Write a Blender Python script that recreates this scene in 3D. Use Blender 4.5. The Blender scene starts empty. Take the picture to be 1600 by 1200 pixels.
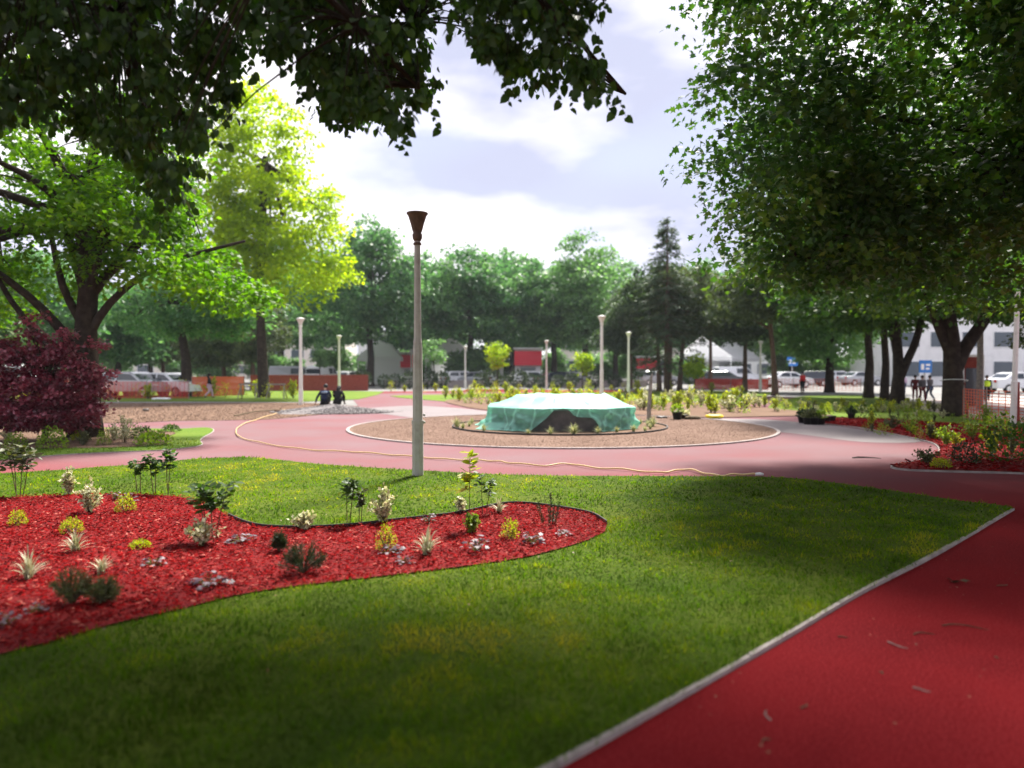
import bpy, bmesh, math, random
import numpy as np
from mathutils import Vector, Matrix
from mathutils.geometry import tessellate_polygon
R = math.radians
rnd = random.Random(7)
rng = np.random.default_rng(11)
sc = bpy.context.scene
col = sc.collection
# ------------------------------------------------------------------ camera, sky, sun, exposure
FPX, CAMH, PITCH = 1150.0, 1.62, math.atan(22/1150)
cam = bpy.data.cameras.new('camera'); camo = bpy.data.objects.new('camera', cam); col.objects.link(camo)
camo.location = (0, 0, CAMH); camo.rotation_euler = (math.pi/2 - PITCH, 0, 0)
cam.lens = FPX/1600*36; cam.sensor_width = 36; cam.clip_end = 2000; cam.clip_start = .05
cam.dof.use_dof = True; cam.dof.focus_distance = 9.5; cam.dof.aperture_fstop = cam.lens/1000/0.034
sc.camera = camo
SUN_EL, SUN_AZ = R(55), math.atan2(.35, .937)          # azimuth from +Y towards +X
sdir = Vector((math.sin(SUN_AZ)*math.cos(SUN_EL), math.cos(SUN_AZ)*math.cos(SUN_EL), math.sin(SUN_EL)))
sun = bpy.data.lights.new('sun', 'SUN'); suno = bpy.data.objects.new('sun', sun); col.objects.link(suno)
sun.energy = 3.9; sun.angle = R(9); sun.color = (1, .955, .87)
suno.rotation_euler = sdir.to_track_quat('Z', 'Y').to_euler(); suno.location = (20, 20, 40)
w = bpy.data.worlds.new('World'); sc.world = w; w.use_nodes = True
N, L = w.node_tree.nodes, w.node_tree.links; N.clear()
out = N.new('ShaderNodeOutputWorld'); sky = N.new('ShaderNodeTexSky'); sky.sky_type = 'NISHITA'; sky.sun_disc = False
sky.sun_elevation = SUN_EL; sky.sun_rotation = SUN_AZ
b1 = N.new('ShaderNodeBackground'); b1.inputs[1].default_value = .1; L.new(sky.outputs[0], b1.inputs[0])
tc = N.new('ShaderNodeTexCoord'); mp = N.new('ShaderNodeMapping'); mp.inputs['Scale'].default_value = (1, 1, 2.6)
L.new(tc.outputs['Generated'], mp.inputs[0])
nz = N.new('ShaderNodeTexNoise'); nz.inputs['Scale'].default_value = 3.1; nz.inputs['Detail'].default_value = 5; nz.inputs['Roughness'].default_value = .5
mp.inputs['Location'].default_value = (.35, .2, 1.2)
L.new(mp.outputs[0], nz.inputs[0])
cr = N.new('ShaderNodeValToRGB'); L.new(nz.outputs['Fac'], cr.inputs[0])
cr.color_ramp.elements[0].position = .39; cr.color_ramp.elements[0].color = (.205, .212, .275, 1)
cr.color_ramp.elements[1].position = .60; cr.color_ramp.elements[1].color = (.46, .44, .455, 1)
e = cr.color_ramp.elements.new(.50); e.color = (.33, .325, .385, 1)
b2 = N.new('ShaderNodeBackground'); b2.inputs[1].default_value = 1.0; L.new(cr.outputs[0], b2.inputs[0])
nz2 = N.new('ShaderNodeTexNoise'); nz2.inputs['Scale'].default_value = 1.7; L.new(mp.outputs[0], nz2.inputs[0])
cr2 = N.new('ShaderNodeValToRGB'); L.new(nz2.outputs['Fac'], cr2.inputs[0])
cr2.color_ramp.elements[0].position = .3; cr2.color_ramp.elements[0].color = (.8,)*3+(1,)
cr2.color_ramp.elements[1].position = .5; cr2.color_ramp.elements[1].color = (.97,)*3+(1,)
mx = N.new('ShaderNodeMixShader'); L.new(cr2.outputs[0], mx.inputs[0]); L.new(b1.outputs[0], mx.inputs[1]); L.new(b2.outputs[0], mx.inputs[2])
L.new(mx.outputs[0], out.inputs[0])
sc.view_settings.view_transform = 'Standard'; sc.view_settings.look = 'None'; sc.view_settings.gamma = 1; sc.view_settings.exposure = 1.75
sc.cycles.max_bounces = 8; sc.cycles.transparent_max_bounces = 12; sc.cycles.transmission_bounces = 5

# ------------------------------------------------------------------ helpers
def ray(px, py):
    a, b = (px-800)/FPX, -(py-600)/FPX
    c, s = math.cos(PITCH), math.sin(PITCH)
    return Vector((a, c + b*s, -s + b*c))
def G(px, py, z=0.):
    d = ray(px, py); t = (z-CAMH)/d.z
    return Vector((d.x*t, d.y*t, z))
def at(px, py, Y):
    d = ray(px, py); t = Y/d.y
    return Vector((d.x*t, Y, CAMH + d.z*t))
def proj(x, y, z):
    c, s = math.cos(PITCH), math.sin(PITCH); dz = z-CAMH
    dep = y*c - dz*s; up = y*s + dz*c
    dep = np.where(np.abs(dep) < .01, .01, dep)
    return 800 + FPX*x/dep, 600 - FPX*up/dep, dep
def inpoly(px, py, poly):
    px = np.asarray(px, float); py = np.asarray(py, float); r = np.zeros(px.shape, bool)
    n = len(poly)
    for i in range(n):
        x1, y1 = poly[i][0], poly[i][1]; x2, y2 = poly[i-1][0], poly[i-1][1]
        if y1 == y2: continue
        c = ((y1 > py) != (y2 > py)) & (px < (x2-x1)*(py-y1)/(y2-y1)+x1)
        r ^= c
    return r
def smooth(pts, k=6, closed=True):
    out = []; n = len(pts)
    rngi = range(n) if closed else range(n-1)
    for i in rngi:
        if closed: p0, p1, p2, p3 = pts[i-1], pts[i], pts[(i+1) % n], pts[(i+2) % n]
        else: p0, p1, p2, p3 = pts[max(i-1, 0)], pts[i], pts[i+1], pts[min(i+2, n-1)]
        for j in range(k):
            t = j/k
            out.append(tuple(.5*((2*b)+(c-a)*t+(2*a-5*b+4*c-d)*t*t+(3*b-a-3*c+d)*t**3) for a, b, c, d in zip(p0, p1, p2, p3)))
    if not closed: out.append(tuple(pts[-1]))
    return out
def tag(o, label=None, cat=None, group=None, kind=None):
    if label: o['label'] = label
    if cat: o['category'] = cat
    if group: o['group'] = group
    if kind: o['kind'] = kind
    return o
def empty(name, loc, label, cat, group=None, rz=0):
    o = bpy.data.objects.new(name, None); col.objects.link(o); o.location = loc; o.rotation_euler.z = rz
    o.empty_display_size = .2
    return tag(o, label, cat, group)
def link(name, me, mats, parent=None, smoothf=False):
    if not isinstance(mats, (list, tuple)): mats = [mats]
    for m in mats: me.materials.append(m)
    o = bpy.data.objects.new(name, me); col.objects.link(o)
    if parent: o.parent = parent
    if smoothf: me.polygons.foreach_set('use_smooth', np.ones(len(me.polygons), bool))
    return o
def copytree(o, parent=None):
    c = o.copy(); col.objects.link(c)
    if parent: c.parent = parent
    for ch in list(o.children): copytree(ch, c)
    return c
class MB:
    def __init__(s): s.v = []; s.f = []; s.m = []
    def add(s, v, f, m=0):
        n = len(s.v); s.v += [tuple(p) for p in v]; s.f += [tuple(i+n for i in q) for q in f]; s.m += [m]*len(f); return s
    def box(s, x0, x1, y0, y1, z0, z1, m=0, M=None):
        v = [(x0,y0,z0),(x1,y0,z0),(x1,y1,z0),(x0,y1,z0),(x0,y0,z1),(x1,y0,z1),(x1,y1,z1),(x0,y1,z1)]
        if M: v = [M @ Vector(p) for p in v]
        return s.add(v, [(0,3,2,1),(4,5,6,7),(0,1,5,4),(1,2,6,5),(2,3,7,6),(3,0,4,7)], m)
    def tube(s, pts, rad, n=8, m=0, cap=True):
        pts = [Vector(p) for p in pts]
        if not isinstance(rad, (list, tuple)): rad = [rad]*len(pts)
        vs = []; fs = []; u = None
        for i, p in enumerate(pts):
            d = (pts[min(i+1, len(pts)-1)]-pts[max(i-1, 0)])
            d = d.normalized() if d.length > 1e-9 else Vector((0,0,1))
            if u is None: u = d.orthogonal().normalized()
            else:
                u = u - d*u.dot(d); u = u.normalized() if u.length > 1e-6 else d.orthogonal().normalized()
            v = d.cross(u)
            for k in range(n):
                a = 2*math.pi*k/n; vs.append(p+(u*math.cos(a)+v*math.sin(a))*rad[i])
        for i in range(len(pts)-1):
            for k in range(n):
                k2 = (k+1) % n; fs.append((i*n+k, i*n+k2, (i+1)*n+k2, (i+1)*n+k))
        if cap: fs.append(tuple(range(n))[::-1]); fs.append(tuple((len(pts)-1)*n+k for k in range(n)))
        return s.add(vs, fs, m)
    def lathe(s, prof, c=(0,0,0), n=16, m=0):
        vs = []; fs = []
        for r, z in prof:
            for k in range(n):
                a = 2*math.pi*(k+.5)/n; vs.append((c[0]+r*math.cos(a), c[1]+r*math.sin(a), c[2]+z))
        for i in range(len(prof)-1):
            for k in range(n):
                k2 = (k+1) % n; fs.append((i*n+k, i*n+k2, (i+1)*n+k2, (i+1)*n+k))
        if prof[0][0] > 1e-4: fs.append(tuple(range(n))[::-1])
        if prof[-1][0] > 1e-4: fs.append(tuple((len(prof)-1)*n+k for k in range(n)))
        return s.add(vs, fs, m)
    def ball(s, c, r, sq=(1,1,1), m=0, n=10, k=6):
        prof = [(max(1e-5, math.sin(math.pi*i/k)), -math.cos(math.pi*i/k)) for i in range(k+1)]
        vs = []; fs = []
        for a_, z in prof:
            for j in range(n):
                a = 2*math.pi*j/n; vs.append((c[0]+r*sq[0]*a_*math.cos(a), c[1]+r*sq[1]*a_*math.sin(a), c[2]+r*sq[2]*z))
        for i in range(k):
            for j in range(n):
                j2 = (j+1) % n; fs.append((i*n+j, i*n+j2, (i+1)*n+j2, (i+1)*n+j))
        return s.add(vs, fs, m)
    def build(s, name, mats, parent=None, sm=False):
        me = bpy.data.meshes.new(name); me.from_pydata(s.v, [], s.f)
        if any(s.m): me.polygons.foreach_set('material_index', s.m)
        o = link(name, me, mats, parent, sm)
        return o
def npmesh(name, V, F, tint=None):
    """V (n,3), F (m,k) same-size faces; tint per face"""
    me = bpy.data.meshes.new(name); n, k = F.shape
    me.vertices.add(len(V)); me.vertices.foreach_set('co', V.astype(np.float32).ravel())
    me.loops.add(n*k); me.loops.foreach_set('vertex_index', F.astype(np.int32).ravel())
    me.polygons.add(n); me.polygons.foreach_set('loop_start', np.arange(0, n*k, k, dtype=np.int32))
    me.update(calc_edges=True)
    if tint is not None:
        a = me.attributes.new('tint', 'FLOAT', 'FACE'); a.data.foreach_set('value', tint.astype(np.float32))
    return me
# templates: x along leaf, y width, z normal
LEAF4 = (np.array([[0,0,0],[.5,.36,.06],[1,0,-.04],[.5,-.36,.06]]), np.array([[0,1,2],[0,2,3]]))
LEAFH = (np.array([[0,0,0],[-.08,.28,.05],[.2,.46,.07],[.6,.36,.03],[1.05,0,-.14],[.6,-.36,.03],[.2,-.46,.07],[-.08,-.28,.05]]),
         np.array([[0,1,2],[0,2,3],[0,3,4],[0,4,5],[0,5,6],[0,6,7]]))
LEAFM = (np.array([[0,0,0],[.1,.5,0],[.42,.3,.06],[.62,.52,0],[.68,.2,.04],[1.05,0,-.08],[.68,-.2,.04],[.62,-.52,0],[.42,-.3,.06],[.1,-.5,0]]),
         np.array([[0,1,2],[0,2,8],[0,8,9],[2,3,4],[2,4,6],[2,6,8],[4,5,6],[6,7,8]]))
CHIP = (np.array([[0,-.5,0],[1,-.35,0],[1,.4,0],[0,.5,0],[.05,0,.35],[.95,.05,.3]]),
        np.array([[0,1,5],[0,5,4],[1,2,5],[2,3,4],[2,4,5],[3,0,4]]))
ROCK = (np.array([[1,0,0],[0,1,0],[-1,0,0],[0,-1,0],[0,0,.7],[0,0,-.7]])*.5, np.array([[0,1,4],[1,2,4],[2,3,4],[3,0,4],[1,0,5],[2,1,5],[3,2,5],[0,3,5]]))
def scatter(name, T, P, D, Nn, size, tint=None, widths=None):
    """instances of template T at P with x axis D, normal ~Nn"""
    tv, tf = T; n = len(P)
    D = D/np.maximum(np.linalg.norm(D, axis=1, keepdims=True), 1e-6)
    Y = np.cross(Nn, D); Y /= np.maximum(np.linalg.norm(Y, axis=1, keepdims=True), 1e-6)
    Z = np.cross(D, Y)
    size = np.broadcast_to(size, (n,)); ws = size if widths is None else np.broadcast_to(widths, (n,))
    V = (P[:,None,:] + D[:,None,:]*(tv[None,:,0:1]*size[:,None,None]) + Y[:,None,:]*(tv[None,:,1:2]*ws[:,None,None]) + Z[:,None,:]*(tv[None,:,2:3]*ws[:,None,None]))
    F = (tf[None] + (np.arange(n)*len(tv))[:,None,None]).reshape(-1, tf.shape[1])
    t = None if tint is None else np.repeat(tint, len(tf))
    return npmesh(name, V.reshape(-1,3), F, t)
def vnoise(x, y, s=1., seed=0):
    r = np.random.default_rng(seed); v = 0
    for i in range(6):
        a = r.uniform(0, 6.28); f = s*r.uniform(.6, 1.9); v = v+np.sin((x*math.cos(a)+y*math.sin(a))*f+r.uniform(0, 6.28)+1.3*np.sin((x*math.sin(a)-y*math.cos(a))*f*.7+r.uniform(0,6)))
    return v/6
# ------------------------------------------------------------------ materials
def mat(name, c, rough=.8, spec=.3, noise=None, bump=None, metal=0, trans=0, transmission=0, coat=0):
    m = bpy.data.materials.new(name); m.use_nodes = True; n, l = m.node_tree.nodes, m.node_tree.links
    p = n['Principled BSDF']; p.inputs['Base Color'].default_value = (*c, 1); p.inputs['Roughness'].default_value = rough
    p.inputs['Specular IOR Level'].default_value = spec; p.inputs['Metallic'].default_value = metal; p.inputs['Coat Weight'].default_value = coat
    t = n.new('ShaderNodeTexCoord')
    if noise:                    # (scale, colour2, lo, hi)
        q = n.new('ShaderNodeTexNoise'); q.inputs['Scale'].default_value = noise[0]; q.inputs['Detail'].default_value = 8; l.new(t.outputs['Object'], q.inputs[0])
        r = n.new('ShaderNodeValToRGB'); l.new(q.outputs['Fac'], r.inputs[0])
        r.color_ramp.elements[0].position = noise[2]; r.color_ramp.elements[1].position = noise[3]
        r.color_ramp.elements[0].color = (*c, 1); r.color_ramp.elements[1].color = (*noise[1], 1)
        l.new(r.outputs[0], p.inputs['Base Color'])
    if bump:
        q = n.new('ShaderNodeTexNoise'); q.inputs['Scale'].default_value = bump[0]; q.inputs['Detail'].default_value = 6; l.new(t.outputs['Object'], q.inputs[0])
        b = n.new('ShaderNodeBump'); b.inputs['Strength'].default_value = bump[1]; b.inputs['Distance'].default_value = bump[2] if len(bump) > 2 else .02
        l.new(q.outputs['Fac'], b.inputs['Height']); l.new(b.outputs[0], p.inputs['Normal'])
    return m
def leafmat(name, stops, trans=.45, rough=.5, spec=.3, tcol=None):
    """per-leaf tint -> colour ramp; thin-leaf translucency"""
    m = bpy.data.materials.new(name); m.use_nodes = True; n, l = m.node_tree.nodes, m.node_tree.links
    p = n['Principled BSDF']; o = n['Material Output']
    a = n.new('ShaderNodeAttribute'); a.attribute_name = 'tint'
    r = n.new('ShaderNodeValToRGB'); l.new(a.outputs['Fac'], r.inputs[0])
    while len(r.color_ramp.elements) < len(stops): r.color_ramp.elements.new(.5)
    for i, c in enumerate(stops):
        r.color_ramp.elements[i].position = i/(len(stops)-1); r.color_ramp.elements[i].color = (*c, 1)
    l.new(r.outputs[0], p.inputs['Base Color']); p.inputs['Roughness'].default_value = rough; p.inputs['Specular IOR Level'].default_value = spec
    if trans > 0:
        tr = n.new('ShaderNodeBsdfTranslucent'); g = n.new('ShaderNodeMixRGB'); g.blend_type = 'MULTIPLY'; g.inputs[0].default_value = 1
        g.inputs[2].default_value = (*(tcol or (1.5, 1.6, .5)), 1); l.new(r.outputs[0], g.inputs[1]); l.new(g.outputs[0], tr.inputs[0])
        x = n.new('ShaderNodeMixShader'); x.inputs[0].default_value = trans; l.new(p.outputs[0], x.inputs[1]); l.new(tr.outputs[0], x.inputs[2]); l.new(x.outputs[0], o.inputs[0])
    return m
def ramp2(n, l, src, a, b, lo, hi):
    r = n.new('ShaderNodeValToRGB'); l.new(src, r.inputs[0]); r.color_ramp.elements[0].position = lo; r.color_ramp.elements[1].position = hi
    r.color_ramp.elements[0].color = (*a, 1); r.color_ramp.elements[1].color = (*b, 1); return r
def surf(name, c1, c2, sc1, fine, finec, rough, bumpd, dust_sun_tint=None, spec=.35):
    """ground material: broad patches c1->c2, fine speckle finec, bump"""
    m = bpy.data.materials.new(name); m.use_nodes = True; n, l = m.node_tree.nodes, m.node_tree.links
    p = n['Principled BSDF']; t = n.new('ShaderNodeTexCoord')
    q = n.new('ShaderNodeTexNoise'); q.inputs['Scale'].default_value = sc1; q.inputs['Detail'].default_value = 7; l.new(t.outputs['Object'], q.inputs[0])
    a = ramp2(n, l, q.outputs['Fac'], c1, c2, .36, .64)
    q2 = n.new('ShaderNodeTexNoise'); q2.inputs['Scale'].default_value = fine; q2.inputs['Detail'].default_value = 4; l.new(t.outputs['Object'], q2.inputs[0])
    f = ramp2(n, l, q2.outputs['Fac'], (0,0,0), (1,1,1), .5, .68)
    x = n.new('ShaderNodeMixRGB'); l.new(f.outputs[0], x.inputs[0]); l.new(a.outputs[0], x.inputs[1]); x.inputs[2].default_value = (*finec, 1)
    last = x
    if dust_sun_tint:                      # (centre x, y, radius in, radius out, colour, strength): dusty tone plus sunlit paleness painted into the colour
        g = n.new('ShaderNodeVectorMath'); g.operation = 'DISTANCE'; l.new(t.outputs['Object'], g.inputs[0]); g.inputs[1].default_value = (dust_sun_tint[0], dust_sun_tint[1], 0)
        mr = n.new('ShaderNodeMapRange'); l.new(g.outputs['Value'], mr.inputs[0]); mr.inputs[1].default_value = dust_sun_tint[3]; mr.inputs[2].default_value = dust_sun_tint[2]
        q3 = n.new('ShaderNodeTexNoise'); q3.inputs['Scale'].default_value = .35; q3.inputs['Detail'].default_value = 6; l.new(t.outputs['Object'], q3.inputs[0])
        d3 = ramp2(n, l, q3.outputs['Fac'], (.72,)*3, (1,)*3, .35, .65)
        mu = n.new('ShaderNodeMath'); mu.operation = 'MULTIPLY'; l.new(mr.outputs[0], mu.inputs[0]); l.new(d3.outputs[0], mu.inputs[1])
        mu2 = n.new('ShaderNodeMath'); mu2.operation = 'MULTIPLY'; l.new(mu.outputs[0], mu2.inputs[0]); mu2.inputs[1].default_value = dust_sun_tint[5]
        y = n.new('ShaderNodeMixRGB'); l.new(mu2.outputs[0], y.inputs[0]); l.new(x.outputs[0], y.inputs[1]); y.inputs[2].default_value = (*dust_sun_tint[4], 1); last = y
    l.new(last.outputs[0], p.inputs['Base Color']); p.inputs['Roughness'].default_value = rough; p.inputs['Specular IOR Level'].default_value = spec
    b = n.new('ShaderNodeBump'); b.inputs['Strength'].default_value = .6; b.inputs['Distance'].default_value = bumpd; l.new(q2.outputs['Fac'], b.inputs['Height']); l.new(b.outputs[0], p.inputs['Normal'])
    return m
M = {}
M['asphalt'] = surf('asphalt', (.16,.155,.15), (.22,.21,.2), .3, 60, (.1,.1,.1), .85, .004)
M['path'] = surf('red_path', (.19,.0095,.012), (.125,.0065,.009), .7, 95, (.30,.035,.04), .85, .006, dust_sun_tint=(0,32,19.5,24.5,(.195,.128,.138),.95), spec=.02)
M['grey'] = surf('grey_screed', (.135,.11,.115), (.17,.135,.14), .8, 90, (.18,.15,.15), .7, .003)
M['lawn'] = surf('lawn_soil', (.05,.09,.006), (.10,.13,.012), .7, 45, (.03,.045,.006), .95, .02, spec=.1)
M['lawnfar'] = surf('lawn_far', (.10,.17,.02), (.15,.2,.03), .5, 25, (.07,.13,.012), .95, .02, spec=.1)
M['soil'] = surf('brown_soil', (.125,.075,.05), (.17,.105,.072), .8, 40, (.15,.085,.055), .95, .02, spec=.15)
M['gravelsoil'] = surf('gravelly_soil', (.145,.088,.064), (.19,.12,.09), .9, 55, (.17,.10,.075), .95, .02, spec=.15)
M['mulch'] = surf('mulch_ground', (.16,.007,.009), (.22,.014,.014), 2., 50, (.06,.004,.005), .9, .03, spec=.15)
M['paving'] = surf('pale_paving', (.42,.33,.3), (.5,.4,.37), .6, 40, (.38,.3,.28), .8, .004)
M['kerb'] = mat('kerb_concrete', (.26,.22,.21), .85, noise=(7, (.40,.35,.335), .35, .7), bump=(60, .4, .004))
M['bark'] = mat('bark', (.030,.023,.019), .95, .1, noise=(6, (.06,.046,.036), .4, .7), bump=(22, .9, .03))
M['pinebark'] = mat('pine_bark', (.10,.065,.05), .95, .1, noise=(6, (.15,.10,.075), .4, .7), bump=(22, .9, .03))
M['stem'] = mat('stem', (.12,.085,.05), .8, .2, noise=(30, (.08,.06,.03), .4, .6))
M['gstem'] = mat('green_stem', (.12,.15,.04), .8, .2)
M['darkmetal'] = mat('dark_edging', (.035,.03,.03), .6)
M['postpaint'] = mat('lamp_post_paint', (.44,.42,.40), .6, .4, noise=(9, (.33,.30,.28), .45, .75), bump=(40, .15, .004))
M['whitepost'] = mat('white_post_paint', (.72,.71,.66), .55, .4, noise=(6, (.55,.53,.48), .55, .8))
M['rust'] = mat('brown_lamp_head', (.09,.055,.045), .7, .3, noise=(12, (.16,.095,.075), .4, .7))
M['hose'] = mat('yellow_hose', (.62,.43,.20), .5, .4)
M['pot'] = mat('black_pot', (.02,.018,.02), .5, .4)
M['wood'] = mat('weathered_wood', (.19,.165,.15), .9, .2, noise=(12, (.28,.24,.21), .4, .6))
M['yellow'] = mat('yellow_plastic', (.8,.62,.03), .5)
M['white'] = mat('white_paint', (.8,.8,.8), .5)
M['carwhite'] = mat('car_paint_white', (.78,.79,.82), .25, .5, coat=.6)
M['carsilver'] = mat('car_paint_silver', (.42,.43,.46), .25, .5, coat=.6, metal=.3)
M['cardark'] = mat('car_paint_dark', (.03,.035,.05), .25, .5, coat=.6)
M['glass'] = mat('dark_glass', (.03,.04,.05), .08, .6)
M['tyre'] = mat('tyre', (.02,.02,.02), .9)
M['chrome'] = mat('chrome', (.6,.6,.6), .25, metal=.9)
M['light'] = mat('lamp_lens', (.7,.7,.68), .15)
M['redlight'] = mat('tail_lens', (.5,.02,.02), .2)
M['redwall'] = mat('red_brick_wall', (.23,.04,.03), .9, .2, noise=(8, (.3,.07,.05), .4, .7), bump=(20, .4, .02))
M['orange'] = mat('orange_net', (.62,.11,.05), .6, .3)
M['rednet'] = mat('red_net', (.55,.05,.04), .6, .3)
M['concrete'] = mat('concrete', (.075,.068,.068), .9, .2, noise=(5, (.12,.105,.105), .4, .7), bump=(30, .4, .01))
M['tentcloth'] = leafmat('tent_cloth', [(.8,.8,.82),(.85,.85,.87)], trans=.55, rough=.8, tcol=(1.05,1.05,1.05))
M['render'] = mat('pale_render', (.82,.81,.80), .9, .2, noise=(1.5, (.74,.73,.72), .45, .7))
M['render2'] = mat('cream_render', (.75,.69,.62), .9, .2, noise=(1.5, (.68,.62,.56), .45, .7))
M['pane'] = mat('window_pane', (.06,.08,.1), .1, .6)
M['redsign'] = mat('red_sign', (.8,.04,.07), .5)
M['pinksign'] = mat('pink_sign', (.8,.10,.3), .5)
M['bluesign'] = mat('blue_sign', (.03,.18,.55), .5)
M['skin'] = mat('skin', (.45,.27,.19), .6)
M['hair'] = mat('black_hair', (.012,.01,.01), .6)
M['hivis'] = mat('hi_vis_yellow', (.55,.8,.05), .7)
# ------------------------------------------------------------------ ground, paths, lawns, beds
def W(pts, z=0.): return [tuple(G(x, y, 0.)[:2]) for x, y in pts]
def sheet(name, poly, z, m, kind='structure', thick=0.):
    p3 = [Vector((x, y, 0)) for x, y in poly]
    tris = tessellate_polygon([p3]); n = len(poly)
    v = [(x, y, z) for x, y in poly]; f = []
    for t in tris:
        a, b, c = [p3[i] for i in t]
        f.append(t if (b-a).cross(c-a).z > 0 else (t[0], t[2], t[1]))
    if thick:
        v += [(x, y, z-thick) for x, y in poly]; f += [(i, (i+1) % n, (i+1) % n+n, i+n) for i in range(n)]
    me = bpy.data.meshes.new(name); me.from_pydata(v, [], f); o = link(name, me, m); return tag(o, kind=kind)
def ribbon(name, pts, wd, z, m, closed=False, h=.03, kind='structure', zb=-.02):
    n = len(pts); V = []; F = []
    for i, p in enumerate(pts):
        a = pts[i-1] if (i or closed) else p; b = pts[(i+1) % n] if (i < n-1 or closed) else p
        t = Vector((b[0]-a[0], b[1]-a[1])).normalized(); nn = Vector((-t.y, t.x))*wd/2
        V += [(p[0]+nn.x, p[1]+nn.y, zb), (p[0]+nn.x, p[1]+nn.y, z+h), (p[0]-nn.x, p[1]-nn.y, z+h), (p[0]-nn.x, p[1]-nn.y, zb)]
    for i in range(n if closed else n-1):
        j = (i+1) % n
        for k in range(3): F.append((i*4+k, i*4+k+1, j*4+k+1, j*4+k))
    if not closed: F += [(0,1,2,3), tuple((n-1)*4+k for k in (3,2,1,0))]
    me = bpy.data.meshes.new(name); me.from_pydata(V, [], F)
    return tag(link(name, me, m), kind=kind)
def dense(pts, step):
    out = []
    for i in range(len(pts)-1):
        a, b = Vector(pts[i]), Vector(pts[i+1]); k = max(1, int((b-a).length/step))
        out += [tuple(a.lerp(b, j/k)) for j in range(k)]
    return out+[tuple(pts[-1])]
sheet('ground', [(-420,-40),(420,-40),(420,420),(-420,420)], -.012, M['asphalt'])
# red paths: one sheet under the raised lawns and beds
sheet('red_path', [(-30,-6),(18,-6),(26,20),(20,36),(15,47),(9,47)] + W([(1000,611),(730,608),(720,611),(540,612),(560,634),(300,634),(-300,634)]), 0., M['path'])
# the back branch of the path and the trodden plaza beyond
lawn_top = [(-300,766),(-60,748),(0,742),(100,736),(160,731),(225,727),(300,719),(350,717),(400,717),(500,727),(625,735),(800,744),(1000,746),(1179,747),(1267,752),(1408,771),(1500,785)]
tip = [(1548,790),(1575,794),(1583,797)]
edge_w = smooth(W([(1583,797),(1467,865),(1346,927),(1233,994),(1000,1127),(868,1200)]), 5, False)
e0, e1 = Vector(edge_w[-1]), Vector(edge_w[-6]); ed = (e0-e1).normalized()
edge_w += [tuple(e0+ed*s_) for s_ in (1.2, 2.5, 4.5)]
top_w = smooth(W(lawn_top+tip), 5, False)
lawn_w = top_w + edge_w[1:] + [(-9, -1.5), (-13, 5)]
sheet('front_lawn', lawn_w, .022, M['lawn'], thick=.05)
edd = dense(edge_w, .06); i_ = 0
KB = MB(); rk = random.Random(3)
while i_+9 < len(edd):
    seg = edd[i_:i_+9]; dz = rk.uniform(-.003,.004); ww = .0145*rk.uniform(.92,1.08)
    for a_, b_ in zip(seg, seg[1:]):
        a_, b_ = Vector((*a_, 0)), Vector((*b_, 0)); t_ = (b_-a_).normalized(); n_ = Vector((-t_.y, t_.x, 0))*ww; b2 = b_ if b_.xy != Vector(seg[-1]) else b_-t_*.006
        P_ = [a_-n_, b2-n_, b2+n_, a_+n_]; KB.add([(p.x,p.y,-.02) for p in P_]+[(p.x,p.y,.024+dz) for p in P_], [(4,5,6,7),(0,1,5,4),(2,3,7,6),(1,2,6,5),(3,0,4,7)])
    i_ += 8
tag(KB.build('kerb', M['kerb']), kind='structure')
ribbon('kerb_thin', top_w, .03, .008, M['kerb'], h=.006)
bed_top = [(-420,818),(-200,792),(0,782),(60,779),(125,777),(200,776),(275,780),(325,792),(357,811),(400,827),(470,831),(550,827),(610,820),(715,808),(778,794),(820,792),(883,800),(925,809),(948,823)]
bed_low = [(946,835),(920,848),(890,858),(820,876),(715,892),(575,909),(400,931),(280,959),(175,983),(90,1008),(0,1031),(-150,1078),(-420,1180)]
bedt_w = smooth(W(bed_top), 5, False); bed_w = bedt_w + smooth(W(bed_low), 5, False)
sheet('mulch_bed', bed_w, .034, M['mulch'])
e_ = ribbon('bed_edging', bedt_w[40:], .012, .03, M['darkmetal'], h=.035, kind=None); del_ = e_.pop('kind', None) if 'kind' in e_ else None
tag(e_, 'thin dark edging strip along the far rim of the red mulch bed', 'edging')
# left island
isl_n = [(-420,772),(-200,742),(0,720),(100,711),(180,707),(250,704),(300,699),(315,695),(312,689),(318,683),(331,676),(332,671),(318,669),(275,671)]
isl_f = [(200,670),(120,668),(0,667),(-200,668),(-420,672)]
isl_w = smooth(W(isl_n+isl_f), 4)
sheet('island_lawn', isl_w, .022, M['lawnfar'], thick=.05)
ribbon('island_kerb', smooth(W(isl_n[1:]), 5, False), .05, .01, M['kerb'], h=.006)
ibed_w = smooth(W([(-400,733),(-200,722),(0,707),(60,703),(150,702),(240,698),(268,692),(262,684),(270,677),(180,672),(0,671),(-400,674)]), 4)
sheet('island_soil', ibed_w, .034, M['soil'])
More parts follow.
